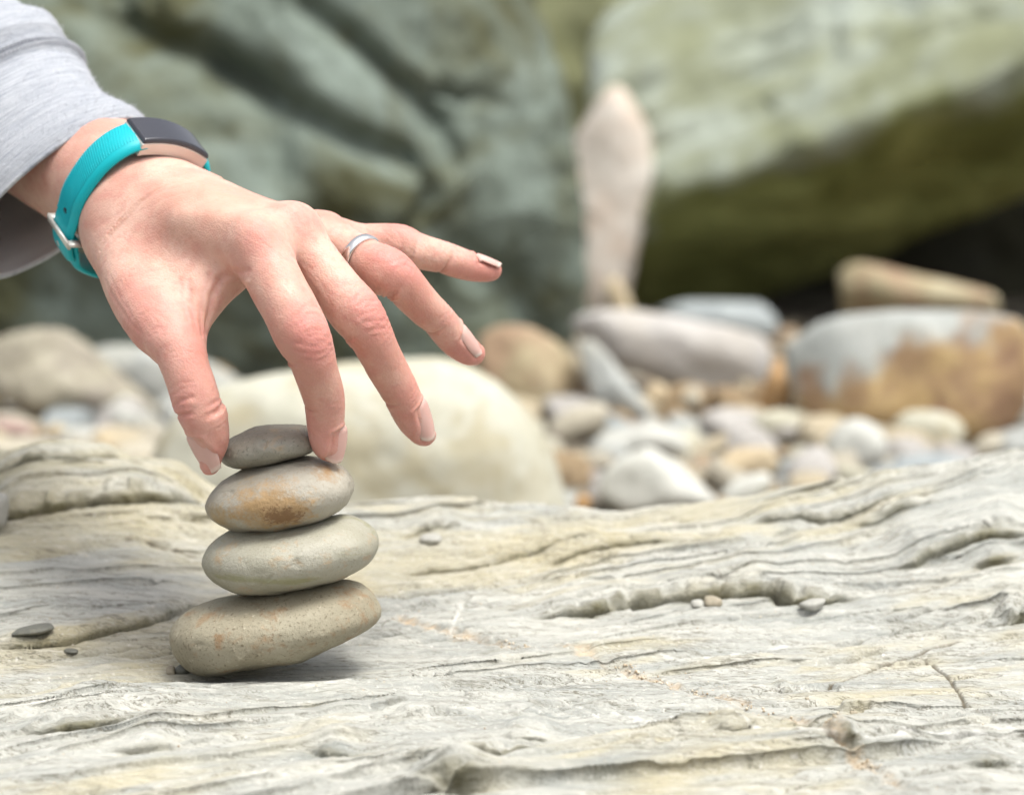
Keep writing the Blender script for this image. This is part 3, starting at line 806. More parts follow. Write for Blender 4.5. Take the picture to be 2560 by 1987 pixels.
# --- nameless filling pebbles of the bank: one object each
def pebble_bank():
    rnd = random.Random(11)
    protos = []
    for k in range(8):
        rs = np.random.RandomState(100 + k)
        pl = []
        for i in range(12):
            n = norm(rs.normal(size=3)); pl.append((n, 0.72 + 0.35 * rs.rand()))
        for ax_ in np.eye(3):
            pl += [(ax_, 0.95), (-ax_, 0.95)]
        V, F = star_rock(np.zeros(3), pl, 3, 24, 0.03, 3, k)
        protos.append((V, F))
    mats = [(M_sand, "sandy"), (M_white, "white"), (M_beige, "beige"), (M_grey, "grey"), (M_lilac, "lilac"), (M_brown, "brown"), (M_cream, "cream"), (M_slate, "slate")]
    meshes = {}
    n = 0; made = []
    spots = []
    while n < 270:
        py = rnd.uniform(880, 1300); px = rnd.uniform(-60, 2620)
        p = on_beach(px, py)
        if px < 1250 and px > 520 and py > 940: continue
        sc = (0.013 + 0.020 * rnd.random() ** 2) * (0.8 + 0.25 * (p[1] - 0.9))
        if any((p[0] - s[0]) ** 2 + (p[1] - s[1]) ** 2 < (0.8 * (sc + s[2])) ** 2 for s in spots): continue
        spots.append((p[0], p[1], sc))
        k = rnd.randrange(len(protos)); mi = rnd.choice([0, 0, 0, 1, 2, 2, 3, 4, 5, 5, 6, 7])
        key = (k, mi)
        V, F = protos[k]
        if key not in meshes:
            o = make("pebble", V, F, mats[mi][0], origin=np.zeros(3)); meshes[key] = o.data
        else:
            o = bpy.data.objects.new("pebble", meshes[key]); COL.objects.link(o)
        o.scale = (sc * rnd.uniform(1.0, 1.7), sc * rnd.uniform(0.8, 1.3), sc * rnd.uniform(0.6, 0.95))
        o.rotation_euler = (rnd.uniform(-.3, .3), rnd.uniform(-.4, .4), rnd.uniform(0, 6.28))
        o.location = (p[0], p[1], float(beach_z(p[1])) + o.scale[2] * 0.55)
        lb, lx, ly = min(NAMED, key=lambda r: (r[1] - px) ** 2 + 4 * (r[2] - py) ** 2)
        for cut in (" with ", " filling", " in ", " at ", " behind", " between", " below", " beside", " standing", " lying", " pointing", " tucked", " sloping", " leaning", " directly", " showing", " cut ", " to the", " under", " next", " low ", " deep", " resting", " overhanging", " wedged", " right ", " left "):
            lb = lb.split(cut)[0]
        side = ("right of" if px > lx else "left of") if abs(px - lx) > 2 * abs(py - ly) else ("in front of" if py > ly else "behind")
        tag(o, "small %s pebble %s the %s" % (mats[mi][1], side, lb), "pebble", "loose %s pebbles in the stone bank" % mats[mi][1])
        made.append((px, o)); n += 1
    sets = {}
    for px, o in made: sets.setdefault(o["label"], []).append((px, o))
    words = ["two", "three", "four", "five", "six", "seven", "eight", "nine", "ten"]
    for lb, mem in sets.items():                        # alike neighbours: say which one, counted from the left
        if len(mem) < 2 or len(mem) > 10: continue
        mem.sort(key=lambda m: m[0])
        for i, (px, o) in enumerate(mem):
            wh = "leftmost" if i == 0 else "rightmost" if i == len(mem) - 1 else ["second", "third", "fourth", "fifth", "sixth", "seventh", "eighth", "ninth"][i - 1] + " from left"
            o["label"] = "%s of %s %s" % (wh, words[len(mem) - 2], lb.replace(" pebble ", " pebbles ", 1))
            if len(o["label"].split()) > 16: o["label"] = o["label"].replace(" small ", " ", 1)
            if len(o["label"].split()) > 16: o["label"] = o["label"].replace("in front of", "before", 1)
pebble_bank()

def shingle():
    """small shingle between the stones of the bank, too many to count"""
    rs = np.random.RandomState(33)
    D, Fi = ico(2)
    n = 5200
    x = rs.uniform(-2.4, 2.4, n); y = 0.42 + 2.6 * rs.rand(n) ** 1.2
    r = 0.005 + 0.010 * rs.rand(n) ** 2
    shape = [D * (1 + 0.16 * fbm(D * 1.7 + 5 * k, 2, k))[:, None] for k in range(6)]
    V = np.concatenate([shape[i % 6] * r[i] * np.array([rs.uniform(.8, 1.5), rs.uniform(.8, 1.4), rs.uniform(.45, .8)]) + np.array([x[i], y[i], (float(beach_z(y[i])) if y[i] > .6 else float(beach_z(.6))) + r[i] * 0.3]) for i in range(n)])
    F = np.concatenate([Fi + len(D) * i for i in range(n)])
    tone = np.repeat(rs.rand(n), len(D))
    t = NT("shingle")
    col = t.ramp(t.attr("tone"), [(0.0, (0.16, 0.10, 0.06)), (0.2, (0.30, 0.22, 0.13)), (0.4, (0.40, 0.35, 0.26)), (0.6, (0.27, 0.28, 0.27)), (0.8, (0.47, 0.44, 0.37)), (1.0, (0.30, 0.24, 0.23))])
    o = make("shingle", V, F, t.out(t.mix(0.35, col, t.ramp(t.noise(t.coord(), 90, 4, 0.6), [(0.3, (0.15, 0.13, 0.10)), (0.7, (0.50, 0.47, 0.41))])), 0.8), origin=np.zeros(3), attrs=dict(tone=tone))
    tag(o, "fine mixed shingle filling the gaps between the beach stones", "shingle")
    o["kind"] = "stuff"
shingle()

# ------------------------------------------------------------------ the stacked pebbles
def silhouette_stone(pts, Y, depth, seed, amp=0.012, tilt=0.0, n=150, m=72):
    """pebble whose outline is traced in the photograph; depth = half size along the view, in metres"""
    P = np.array([at(px, py, Y) for px, py in pts])
    c = P.mean(axis=0)
    c = np.array([(P[:,0].min()+P[:,0].max())/2, Y, (P[:,2].min()+P[:,2].max())/2])
    q = np.stack([P[:, 0] - c[0], P[:, 2] - c[2]], -1)
    E = np.concatenate([q[-2:], q, q[:3]])
    sm = []
    for i in range(2, len(E) - 3):                       # closed Catmull-Rom curve
        p0, p1, p2, p3 = E[i - 1], E[i], E[i + 1], E[i + 2]
        for k in range(8):
            t_ = k / 8
            sm.append(0.5 * (2 * p1 + (p2 - p0) * t_ + (2 * p0 - 5 * p1 + 4 * p2 - p3) * t_ ** 2 + (3 * p1 - p0 - 3 * p2 + p3) * t_ ** 3))
    sm = np.array(sm); cl = np.concatenate([sm, sm[:1]])
    Ls = np.concatenate([[0], np.cumsum(np.linalg.norm(np.diff(cl, axis=0), axis=1))])
    tt_ = np.linspace(0, Ls[-1], n, endpoint=False)
    Q2 = np.stack([np.interp(tt_, Ls, cl[:, 0]), np.interp(tt_, Ls, cl[:, 1])], 1)
    if np.sum(Q2[:, 0] * np.roll(Q2[:, 1], -1) - np.roll(Q2[:, 0], -1) * Q2[:, 1]) < 0: Q2 = Q2[::-1]
    dep = norm(np.array([0.0, math.cos(tilt), -math.sin(tilt)]))
    V = []
    for j in range(1, m):
        ph = -math.pi / 2 + math.pi * j / m
        cp, sp = max(math.cos(ph), 0) ** 0.92, math.sin(ph)
        for i in range(n):
            V.append(c + cp * np.array([Q2[i, 0], 0, Q2[i, 1]]) + sp * depth * dep)
    V.append(c - depth * dep); V.append(c + depth * dep)
    V = np.array(V)
    F = []
    for j in range(m - 2):
        for i in range(n):
            a = j * n + i; b = j * n + (i + 1) % n
            F.append((a, b, b + n, a + n))
    N0, N1 = len(V) - 2, len(V) - 1
    T = []
    for i in range(n):
        T.append((N0, (i + 1) % n, i)); k = (m - 2) * n
        T.append((N1, k + i, k + (i + 1) % n))
    dirn = norm(V - c)
    V = V + dirn * (amp * 0.05 * fbm(V * 60 + seed, 4, seed) * 2 + amp * 0.018 * fbm(V * 300 + seed, 3, seed) - amp * 0.06 * smooth(0.5, 0.75, fbm(V * 170 + seed, 2, seed + 4)))[:, None]
    return V, F + T, c

S_A = [(551,1131),(558,1112),(574,1098),(600,1084),(628,1072),(656,1064),(686,1060),(735,1060),(768,1064),(790,1078),(800,1098),(796,1118),(785,1130),(760,1140),(731,1148),(700,1158),(669,1165),(640,1168),(619,1169),(596,1168),(578,1164),(562,1156),(553,1144)]
S_B = [(516,1260),(522,1242),(533,1226),(552,1206),(578,1189),(605,1175),(632,1164),(680,1152),(720,1144),(755,1141),(793,1144),(820,1150),(843,1160),(862,1174),(877,1190),(885,1207),(886,1222),(880,1240),(871,1255),(855,1271),(834,1285),(810,1297),(785,1306),(748,1316),(710,1324),(675,1329),(644,1330),(614,1328),(586,1322),(564,1314),(545,1305),(530,1294),(521,1280)]
S_C = [(507,1402),(510,1384),(517,1370),(532,1353),(554,1338),(586,1325),(650,1312),(740,1302),(818,1294),(855,1290),(878,1292),(898,1297),(918,1307),(934,1321),(945,1335),(949,1351),(948,1368),(941,1384),(928,1401),(909,1416),(880,1432),(847,1446),(810,1457),(772,1468),(734,1475),(694,1481),(660,1483),(628,1482),(602,1479),(578,1472),(553,1460),(533,1446),(519,1431),(510,1416)]
S_D = [(423,1598),(425,1578),(433,1561),(450,1541),(475,1524),(507,1510),(545,1498),(603,1484),(700,1466),(770,1456),(814,1451),(842,1450),(863,1451),(888,1456),(910,1466),(928,1481),(941,1499),(949,1516),(950,1533),(943,1548),(929,1562),(904,1578),(876,1594),(844,1609),(814,1623),(782,1640),(752,1652),(722,1657),(690,1660),(660,1662),(628,1664),(597,1668),(566,1675),(540,1680),(512,1682),(492,1679),(475,1671),(456,1657),(442,1640),(430,1620)]
rust = [((0.000, -0.02, 0.0135), 0.019, (0.42, 0.255, 0.10), 0.08, 0.55, 0.8, (1.0, 0.5, 1.6)),
        ((0.003, -0.02, 0.0110), 0.013, (0.20, 0.105, 0.045), 0.45, 0.70, 0.9, (0.8, 0.5, 1.6)),
        ((-0.021, -0.016, 0.008), 0.010, (0.40, 0.26, 0.10), 0.1, 0.9, 0.7, (1.0, 0.6, 1.2)),
        ((0.016, -0.010, 0.024), 0.010, (0.34, 0.19, 0.07), 0.25, 0.8, 0.8, (0.8, 0.7, 1.8))]
MP_A = pebble_mat("pebble_top_grey", (0.20, 0.19, 0.155), (0.31, 0.295, 0.245), (0.10, 0.095, 0.07), (0.46, 0.43, 0.35), spot=(0.36, 0.27, 0.17), spot_amt=0.55, rough=0.5, speck=0.6)
MP_B = pebble_mat("pebble_rust_patch", (0.323, 0.294, 0.233), (0.421, 0.394, 0.336), (0.235, 0.190, 0.121), (0.539, 0.503, 0.438), patch=rust, rough=0.6, speck=0.32)
MP_C = pebble_mat("pebble_banded", (0.304, 0.290, 0.219), (0.402, 0.385, 0.322), (0.206, 0.180, 0.112), (0.529, 0.494, 0.429), spot=(0.412, 0.257, 0.121), spot_amt=0.5, bands=(0.245, 0.242, 0.103), rough=0.58, speck=0.35)
MP_D = pebble_mat("pebble_grainy_base", (0.270, 0.237, 0.164), (0.360, 0.328, 0.242), (0.130, 0.095, 0.052), (0.520, 0.465, 0.354), spot=(0.270, 0.162, 0.078), spot_amt=0.8, rough=0.66, speck=0.75)
for pts, dep, mt, lab, sd_, tl in (
        (S_D, 0.030, MP_D, "large speckled grey-brown pebble at the bottom of the stack, tilted on the ledge", 5, 0.06),
        (S_C, 0.029, MP_C, "grey-green banded pebble in the stack, resting on the large speckled bottom one", 6, 0.06),
        (S_B, 0.026, MP_B, "grey pebble with a rusty brown patch, just under the pinched top pebble", 7, 0.06),
        (S_A, 0.019, MP_A, "small dark grey flat pebble on top of the stack, held between thumb and forefinger", 8, 0.05)):
    V, F, c = silhouette_stone(pts, 0.0, dep, sd_, tilt=tl)
    o = make("stacked_pebble", V, F, mt)
    tag(o, lab, "pebble", "balanced stack of four pebbles")

# ------------------------------------------------------------------ the hand: an implicit surface traced finger by finger
def chain_pts(st, sub=4):
    """stations (px, py, Y, radius px) -> smooth centre line with radii in metres"""
    st = np.array(st, float)
    P = np.array([at(a, b, c) for a, b, c, d in st]); R = np.array([d * mpp(p) for p, d in zip(P, st[:, 3])])
    Q = np.concatenate([P, R[:, None]], 1)
    E = np.concatenate([[2 * Q[0] - Q[1]], Q, [2 * Q[-1] - Q[-2]]])
    out = []
    for i in range(1, len(E) - 2):
        p0, p1, p2, p3 = E[i - 1], E[i], E[i + 1], E[i + 2]
        for k in range(sub):
            t = k / sub
            out.append(0.5 * (2 * p1 + (p2 - p0) * t + (2 * p0 - 5 * p1 + 4 * p2 - p3) * t * t + (3 * p1 - p0 - 3 * p2 + p3) * t ** 3))
    out.append(Q[-1])
    out = np.array(out)
    return out[:, :3], np.maximum(out[:, 3], 0.001)

FING = {
 'index': [(645,618,-0.010,74),(687,704,-0.018,71),(724,772,-0.024,70),(752,832,-0.027,70),(776,882,-0.026,60),(789,926,-0.023,56),(803,968,-0.019,54),(811,1000,-0.016,51.5),(813,1032,-0.0135,49),(814,1070,-0.0115,45.5),(819,1108,-0.0095,41),(830,1128,-0.008,29)],
 'middle': [(735,582,0.006,62),(795,660,0.000,60),(840,719,-0.004,61.5),(884,777,-0.006,66),(921,829,-0.005,57.5),(943,873,-0.002,53),(965,915,0.002,51),(988,956,0.005,48.5),(1003,984,0.007,47),(1019,1018,0.010,45.5),(1036,1050,0.013,43),(1054,1077,0.016,36),(1062,1086,0.017,29)],
 'ring': [(812,594,0.030,57),(860,620,0.025,54),(903,645,0.019,53.5),(958,677,0.014,61),(984,692,0.013,57.5),(1007,708,0.014,52),(1036,741,0.018,50),(1068,774,0.022,46),(1095,798,0.026,43.5),(1118,826,0.030,43),(1144,854,0.034,42),(1169,875,0.037,37),(1183,884,0.039,30)],
 'pinky': [(835,604,0.046,50),(900,606,0.045,47),(960,607,0.044,47.5),(1000,614,0.043,49),(1033,624,0.043,45),(1069,634,0.045,43),(1108,643,0.048,40.5),(1138,654,0.050,39.5),(1178,667,0.053,36.5),(1210,673,0.055,32.5),(1227,675,0.056,27.5)],
 'thumb': [(318,625,0.036,72),(360,735,0.012,78),(398,800,-0.004,75),(430,845,-0.012,72),(449,872,-0.015,66),(464,920,-0.018,60),(482,970,-0.019,59),(494,1006,-0.019,58),(508,1040,-0.018,57.5),(520,1072,-0.0165,53),(526,1104,-0.0150,45.5),(525,1136,-0.0145,33),(523,1160,-0.014,28)],
}
# direction the back of each finger faces, in camera space (right, up, towards camera)
DORS = {'index': norm(c2w(0.62, 0.10, 0.78)), 'middle': norm(c2w(0.62, 0.36, 0.70)), 'ring': norm(c2w(0.50, 0.66, 0.56)), 'pinky': norm(c2w(0.16, 0.97, 0.16)), 'thumb': norm(c2w(-0.80, 0.12, 0.58))}
CH = {k: chain_pts(v) for k, v in FING.items()}

AX = norm(c2w(0.52, -0.63, 0.58))                     # forearm axis, pointing to the hand
B0 = at(333, 502, 0.062)                              # centre of the wrist under the band
CHD = norm(c2w(0.77, 0.64, 0) - AX * np.dot(c2w(0.77, 0.64, 0), AX))   # across the wrist, towards the tracker
NRM = norm(np.cross(CHD, AX))
if np.dot(NRM, FW) > 0: NRM = -NRM                     # towards the camera
WR = 0.0238
PALM = []
def palm_chain(st, sub=3): PALM.append(chain_pts(st, sub))
palm_chain([(360,548,0.048,98),(470,560,0.022,92),(560,585,0.002,80),(645,612,-0.009,77)])
palm_chain([(390,528,0.054,90),(505,532,0.034,83),(620,555,0.018,66),(738,580,0.006,62)])
palm_chain([(415,528,0.062,84),(530,540,0.048,76),(680,565,0.038,62),(800,592,0.030,57)])
palm_chain([(400,545,0.070,88),(560,580,0.060,68),(720,600,0.052,56),(835,604,0.046,50)])
palm_chain([(326,600,0.046,86),(340,680,0.026,84),(362,738,0.012,79),(398,800,-0.004,75)])
palm_chain([(420,640,0.030,90),(520,640,0.020,72),(600,640,0.010,62)])
FORE = (np.array([at(-160, 70, 0.185), at(36, 290, 0.130), at(208, 412, 0.092), B0 - AX * 0.006, B0 + AX * 0.014]), np.array([0.0300, 0.0280, 0.0258, WR, 0.0242]))
def tri_pts(pts, r):
    return [at(*p) for p in pts], r
WEBS = [tri_pts([(470,838,-0.010),(560,690,-0.001),(420,660,0.016)], 0.0042),
        tri_pts([(440,800,-0.004),(545,690,0.004),(430,640,0.024)], 0.0085)]

def sd_chain(P, C, R):
    d = np.full(len(P), 1.0)
    lo, hi = C.min(0) - 0.03, C.max(0) + 0.03
    m = np.all((P > lo) & (P < hi), axis=1)
    if not m.any(): return d
    Q = P[m]; dd = np.full(len(Q), 1.0)
    for i in range(len(C) - 1):
        a, ab = C[i], C[i + 1] - C[i]
        h = np.clip(((Q - a) @ ab) / (ab @ ab), 0, 1)
        dd = np.minimum(dd, np.sqrt(((Q - a - h[:, None] * ab) ** 2).sum(1)) - (R[i] + (R[i + 1] - R[i]) * h))
    d[m] = dd
    return d

def sd_tri(P, T, r):
    a, b, c = T
    n = norm(np.cross(b - a, c - a))
    def e(p0, p1, Q):
        ab = p1 - p0; h = np.clip(((Q - p0) @ ab) / (ab @ ab), 0, 1)
        return ((Q - p0 - h[:, None] * ab) ** 2).sum(1)
    inside = np.ones(len(P), bool)
    for p0, p1 in ((a, b), (b, c), (c, a)):
        inside &= ((P - p0) @ np.cross(n, p1 - p0)) >= 0
    d2 = np.where(inside, ((P - a) @ n) ** 2, np.minimum(np.minimum(e(a, b, P), e(b, c, P)), e(c, a, P)))
    return np.sqrt(d2) - r

def smin(a, b, k):
    h = np.maximum(k - np.abs(a - b), 0) / k
    return np.minimum(a, b) - h * h * k * 0.25

def hand_sdf(P):
    palm = sd_chain(P, *FORE)
    for k, (C, R) in enumerate(PALM):
        palm = smin(palm, sd_chain(P, C, R), 0.014)
    for T, r in WEBS:
        palm = smin(palm, sd_tri(P, T, r), 0.008)
    fing = np.full(len(P), 1.0)
    for k in FING:
        fing = smin(fing, sd_chain(P, *CH[k]), 0.0012)
    return smin(palm, fing, 0.006)

def surface_nets(fn, lo, hi, h):
    n = np.ceil((hi - lo) / h).astype(int) + 1
    ax = [lo[i] + h * np.arange(n[i]) for i in range(3)]
    s = 5
    cx = [a[::s] for a in ax]
    G = np.stack(np.meshgrid(*cx, indexing='ij'), -1)
    fc = fn(G.reshape(-1, 3)).reshape(G.shape[:3])
    f = np.repeat(np.repeat(np.repeat(fc, s, 0), s, 1), s, 2)[:n[0], :n[1], :n[2]].astype(np.float32)
    near = np.abs(f) < h * s * 2.2
    ii = np.argwhere(near)
    P = lo + ii * h
    f[near] = fn(P)
    sg = f < 0
    c = [sg[a:n[0] - 1 + a, b:n[1] - 1 + b, d:n[2] - 1 + d] for a in (0, 1) for b in (0, 1) for d in (0, 1)]
    anyi = c[0].copy(); alli = c[0].copy()
    for k in c[1:]:
        anyi |= k; alli &= k
    cells = np.argwhere(anyi & ~alli)
    vid = -np.ones(anyi.shape, np.int32); vid[tuple(cells.T)] = np.arange(len(cells))
    acc = np.zeros((len(cells), 3)); cnt = np.zeros(len(cells))
    offs = np.array([(a, b, d) for a in (0, 1) for b in (0, 1) for d in (0, 1)])
    for i in range(8):
        for j in range(i + 1, 8):
            if np.abs(offs[i] - offs[j]).sum() != 1: continue
            A, B = cells + offs[i], cells + offs[j]
            fa, fb = f[tuple(A.T)].astype(float), f[tuple(B.T)].astype(float)
            m = (fa < 0) != (fb < 0)
            t = fa[m] / (fa[m] - fb[m])
            acc[m] += A[m] + t[:, None] * (B[m] - A[m]); cnt[m] += 1
    V = lo + h * acc / cnt[:, None]
    faces = []
    for axis in range(3):
        e = np.zeros(3, int); e[axis] = 1
        u, v = [(1, 2), (2, 0), (0, 1)][axis]
        sl0 = [slice(0, n[k] - (1 if k == axis else 0)) for k in range(3)]
        sl1 = [slice(1 if k == axis else 0, n[k]) for k in range(3)]
        a, b = sg[tuple(sl0)], sg[tuple(sl1)]
        E = np.argwhere(a != b)
        E = E[(E[:, u] > 0) & (E[:, v] > 0) & (E[:, u] < n[u] - 1) & (E[:, v] < n[v] - 1)]
        flip = a[tuple(E.T)]
        eu = np.zeros(3, int); eu[u] = 1; ev = np.zeros(3, int); ev[v] = 1
        q = np.stack([vid[tuple((E - eu - ev).T)], vid[tuple((E - ev).T)], vid[tuple(E.T)], vid[tuple((E - eu).T)]], 1)
        q[~flip] = q[~flip][:, ::-1]
        faces.append(q)
    return V, np.concatenate(faces)

def quad_subdiv(V, F):
    nV = len(V)
    e = np.stack([F, np.roll(F, -1, axis=1)], -1).reshape(-1, 2)
    es = np.sort(e, axis=1)
    key = es[:, 0].astype(np.int64) * nV + es[:, 1]
    uq, inv = np.unique(key, return_inverse=True)
    mid = 0.5 * (V[uq // nV] + V[uq % nV])
    cen = V[F].mean(axis=1)
    mi = (nV + inv).reshape(-1, 4); ci = nV + len(uq) + np.arange(len(F))
    Fn = np.concatenate([np.stack([F[:, k], mi[:, k], ci, mi[:, k - 1]], 1) for k in range(4)])
    return np.concatenate([V, mid, cen]), Fn

def vnormals(V, F):
    fn = np.cross(V[F[:, 2]] - V[F[:, 0]], V[F[:, 3]] - V[F[:, 1]])
    N = np.zeros_like(V)
    for k in range(4):
        for a in range(3):
            N[:, a] += np.bincount(F[:, k], weights=fn[:, a], minlength=len(V))
    return norm(N)

def laplace(V, F, it, w=0.5):
    e = np.concatenate([F[:, [k, (k + 1) % 4]] for k in range(4)]); e = np.concatenate([e, e[:, ::-1]])
    deg = np.maximum(np.bincount(e[:, 0], minlength=len(V)), 1)
    for _ in range(it):
        S = np.stack([np.bincount(e[:, 0], weights=V[e[:, 1], a], minlength=len(V)) for a in range(3)], 1) / deg[:, None]
        V = np.where((np.abs(S).sum(1) > 0)[:, None], V + w * (S - V), V)
    return V

def finger_coords(P, k):
    """arc length s (m), angle from the back of the finger, distance to surface, for a finger chain"""
    C, R = CH[k]
    L = np.concatenate([[0], np.cumsum(np.linalg.norm(np.diff(C, axis=0), axis=1))])
    best = np.full(len(P), 1e9); s = np.zeros(len(P)); ang = np.zeros(len(P)); rr = np.zeros(len(P))
    for i in range(len(C) - 1):
        a, ab = C[i], C[i + 1] - C[i]
        h = np.clip(((P - a) @ ab) / (ab @ ab), 0, 1)
        v = P - a - h[:, None] * ab
        d = np.sqrt((v ** 2).sum(1)) - (R[i] + (R[i + 1] - R[i]) * h)
        m = d < best
        t = norm(ab); dn = norm(DORS[k] - t * np.dot(DORS[k], t)); sn = np.cross(t, dn)
        best = np.where(m, d, best); s = np.where(m, L[i] + h * (L[i + 1] - L[i]), s)
        ang = np.where(m, np.arctan2(v @ sn, v @ dn), ang); rr = np.where(m, R[i] + (R[i + 1] - R[i]) * h, rr)
    return s, ang, best, rr

def station_s(k, idx, sub=4):
    C, R = CH[k]
    L = np.concatenate([[0], np.cumsum(np.linalg.norm(np.diff(C, axis=0), axis=1))])
    return L[int(round(idx * sub))]

NAILS = [((846,1074), (848,1157), c2w(0.74, 0.0, 0.67), 0.0102, (-0.012, -0.010)), ((1056,1010), (1098,1094), c2w(0.66, 0.32, 0.66), 0.0098, (0.008, 0.013)),
         ((1162,818), (1217,868), c2w(0.56, 0.70, 0.44), 0.0094, (0.030, 0.037)), ((1194,640), (1253,654), c2w(0.20, 0.96, -0.10), 0.0078, (0.053, 0.056)),
         ((486,1094), (503,1189), c2w(-0.74, 0.10, 0.67), 0.0122, (-0.018, -0.017))]
def nail_frame(base, tip, N, Ys):
    p0 = at(base[0], base[1], Ys[0]); p1 = at(tip[0], tip[1], Ys[1])
    T = p1 - p0; Ln = np.linalg.norm(T); T = T / Ln
    N = norm(N - T * np.dot(N, T))
    return p0, T, N, np.cross(T, N), Ln

def build_hand():
    allp = np.concatenate([c for c, r in CH.values()] + [c for c, r in PALM] + [np.array([at(20, 220, 0.14)])])
    lo, hi = allp.min(0) - 0.034, allp.max(0) + 0.020
    lo[1] -= 0.0
    V, F = surface_nets(hand_sdf, lo, hi, 0.00115)
    V, F = quad_subdiv(V, F)
    V = laplace(V, F, 2, 0.5)
    for _ in range(2):
        N = vnormals(V, F)
        V = V - N * np.clip(hand_sdf(V), -0.001, 0.001)[:, None]
    V = laplace(V, F, 2, 0.4)
    N = vnormals(V, F)
    disp = np.zeros(len(V)); red = np.zeros(len(V)); pale = np.zeros(len(V))
    rs = np.random.RandomState(4)
    joints = {'index': (3.2, 7.0), 'middle': (3.3, 8.0), 'ring': (3.2, 8.0), 'pinky': (3.0, 6.0), 'thumb': (7.0, None)}
    wobA = fbm(V * 260, 2, 5) * 0.0007
    for k, (pip, dip) in joints.items():
        s, a, d, rr = finger_coords(V, k)
        on = smooth(0.004, 0.001, d)
        sp = station_s(k, pip)
        # knuckle wrinkles on the back of the middle joint
        dorsal = smooth(1.25, 0.55, np.abs(a))
        x = rr * a
        offs = (-0.0075, -0.005, -0.0027, -0.0008, 0.0012, 0.0032, 0.006) if k != 'thumb' else (-0.006, -0.0035, -0.001, 0.001, 0.004)
        for q, o_ in enumerate(offs):
            bend = (0.30 if o_ < 0 else -0.22) * x * x / 0.006 * (1.0 if abs(o_) > 0.001 else 0.3)
            u = s - sp - o_ - bend * math.copysign(1, 1) + wobA
            wdt = 0.00042 + 0.0002 * rs.rand()
            disp -= on * dorsal * (0.00006 + 0.00005 * rs.rand()) * np.exp(-(u / wdt) ** 2)
        disp += on * dorsal * 0.0006 * np.exp(-((s - sp) / 0.006) ** 2)
        red = np.maximum(red, on * smooth(1.5, 0.4, np.abs(a)) * np.exp(-((s - sp) / 0.009) ** 2))
        # folds on the palm side of the joints, running round to the sides
        palmar = smooth(0.9, 1.9, np.abs(a))
        for sj, dep in ((sp + 0.0035, 0.0010), (sp + 0.0012, 0.0004)):
            disp -= on * palmar * dep * np.exp(-((s - sj + wobA) / 0.0008) ** 2)
            disp += on * palmar * 0.4 * dep * np.exp(-((s - sj - 0.0025) / 0.0018) ** 2)
        if dip is not None:
            sj = station_s(k, dip)
            disp -= on * palmar * 0.0008 * np.exp(-((s - sj + wobA) / 0.0008) ** 2)
            for o_ in (-0.0022, -0.0006, 0.0012, 0.0028):
                u = s - sj - o_ - 0.12 * x * x / 0.006 + wobA
                disp -= on * dorsal * 0.00016 * np.exp(-(u / 0.0004) ** 2)
            red = np.maximum(red, 0.45 * on * np.exp(-((s - sj) / 0.006) ** 2) * smooth(1.6, 0.4, np.abs(a)))
        L = station_s(k, len(FING[k]) - 1)
        red = np.maximum(red, 0.75 * on * smooth(L - 0.026, L - 0.004, s))
    # thumb: strong fold across the back of its end joint, at the left of the picture
    s, a, d, rr = finger_coords(V, 'thumb')
    on = smooth(0.004, 0.001, d)
    u = s - station_s('thumb', 7.3) - 0.10 * rr * a + wobA
    disp -= on * 0.0008 * np.exp(-(u / 0.0007) ** 2) * smooth(1.3, 0.5, np.abs(a - 0.1))
    red = np.maximum(red, 0.55 * on * smooth(0.02, 0.05, s))
    # knuckles, tendons and hollows on the back of the hand
    _sk = {}
    def on_skin(px, py):
        if (px, py) not in _sk:
            d = norm(ray(px, py)); t = 0.60
            for _ in range(80):
                f = hand_sdf((CAM + t * d)[None])[0]
                if f < 0.0001 or t > 1.0: break
                t += 0.8 * min(f, 0.03)
            _sk[(px, py)] = CAM + t * d
        return _sk[(px, py)]
    def blob(px, py, Y, r, amt):
        p = on_skin(px, py)
        return amt * np.exp(-((V - p) ** 2).sum(1) / r ** 2)
    disp += blob(640, 570, -0.020, 0.010, 0.0016) + blob(738, 524, 0.000, 0.008, 0.0014)
    disp -= blob(700, 570, -0.004, 0.008, 0.0012)
    disp -= blob(530, 590, 0.000, 0.014, 0.0010) - blob(455, 690, 0.0, 0.012, 0.0012)
    red = np.maximum(red, np.clip(blob(648, 595, -0.018, 0.011, 0.65) + blob(742, 535, -0.002, 0.009, 0.7) + blob(360, 780, -0.012, 0.016, 0.5), 0, 1))
    def ridge(pts, r, amt):
        d = np.full(len(V), 1e9)
        Q = np.array([on_skin(p[0], p[1]) for p in pts])
        for i in range(len(Q) - 1):
            ab = Q[i + 1] - Q[i]; h = np.clip(((V - Q[i]) @ ab) / (ab @ ab), 0, 1)
            d = np.minimum(d, ((V - Q[i] - h[:, None] * ab) ** 2).sum(1))
        return amt * np.exp(-d / r ** 2)
    disp += ridge([(440,545,0.018),(520,530,0.004),(600,545,-0.010)], 0.0045, 0.0008)       # tendon to the forefinger
    disp += ridge([(520,480,0.020),(620,500,0.008),(720,520,0.0)], 0.0045, 0.0008)          # tendon to the middle finger
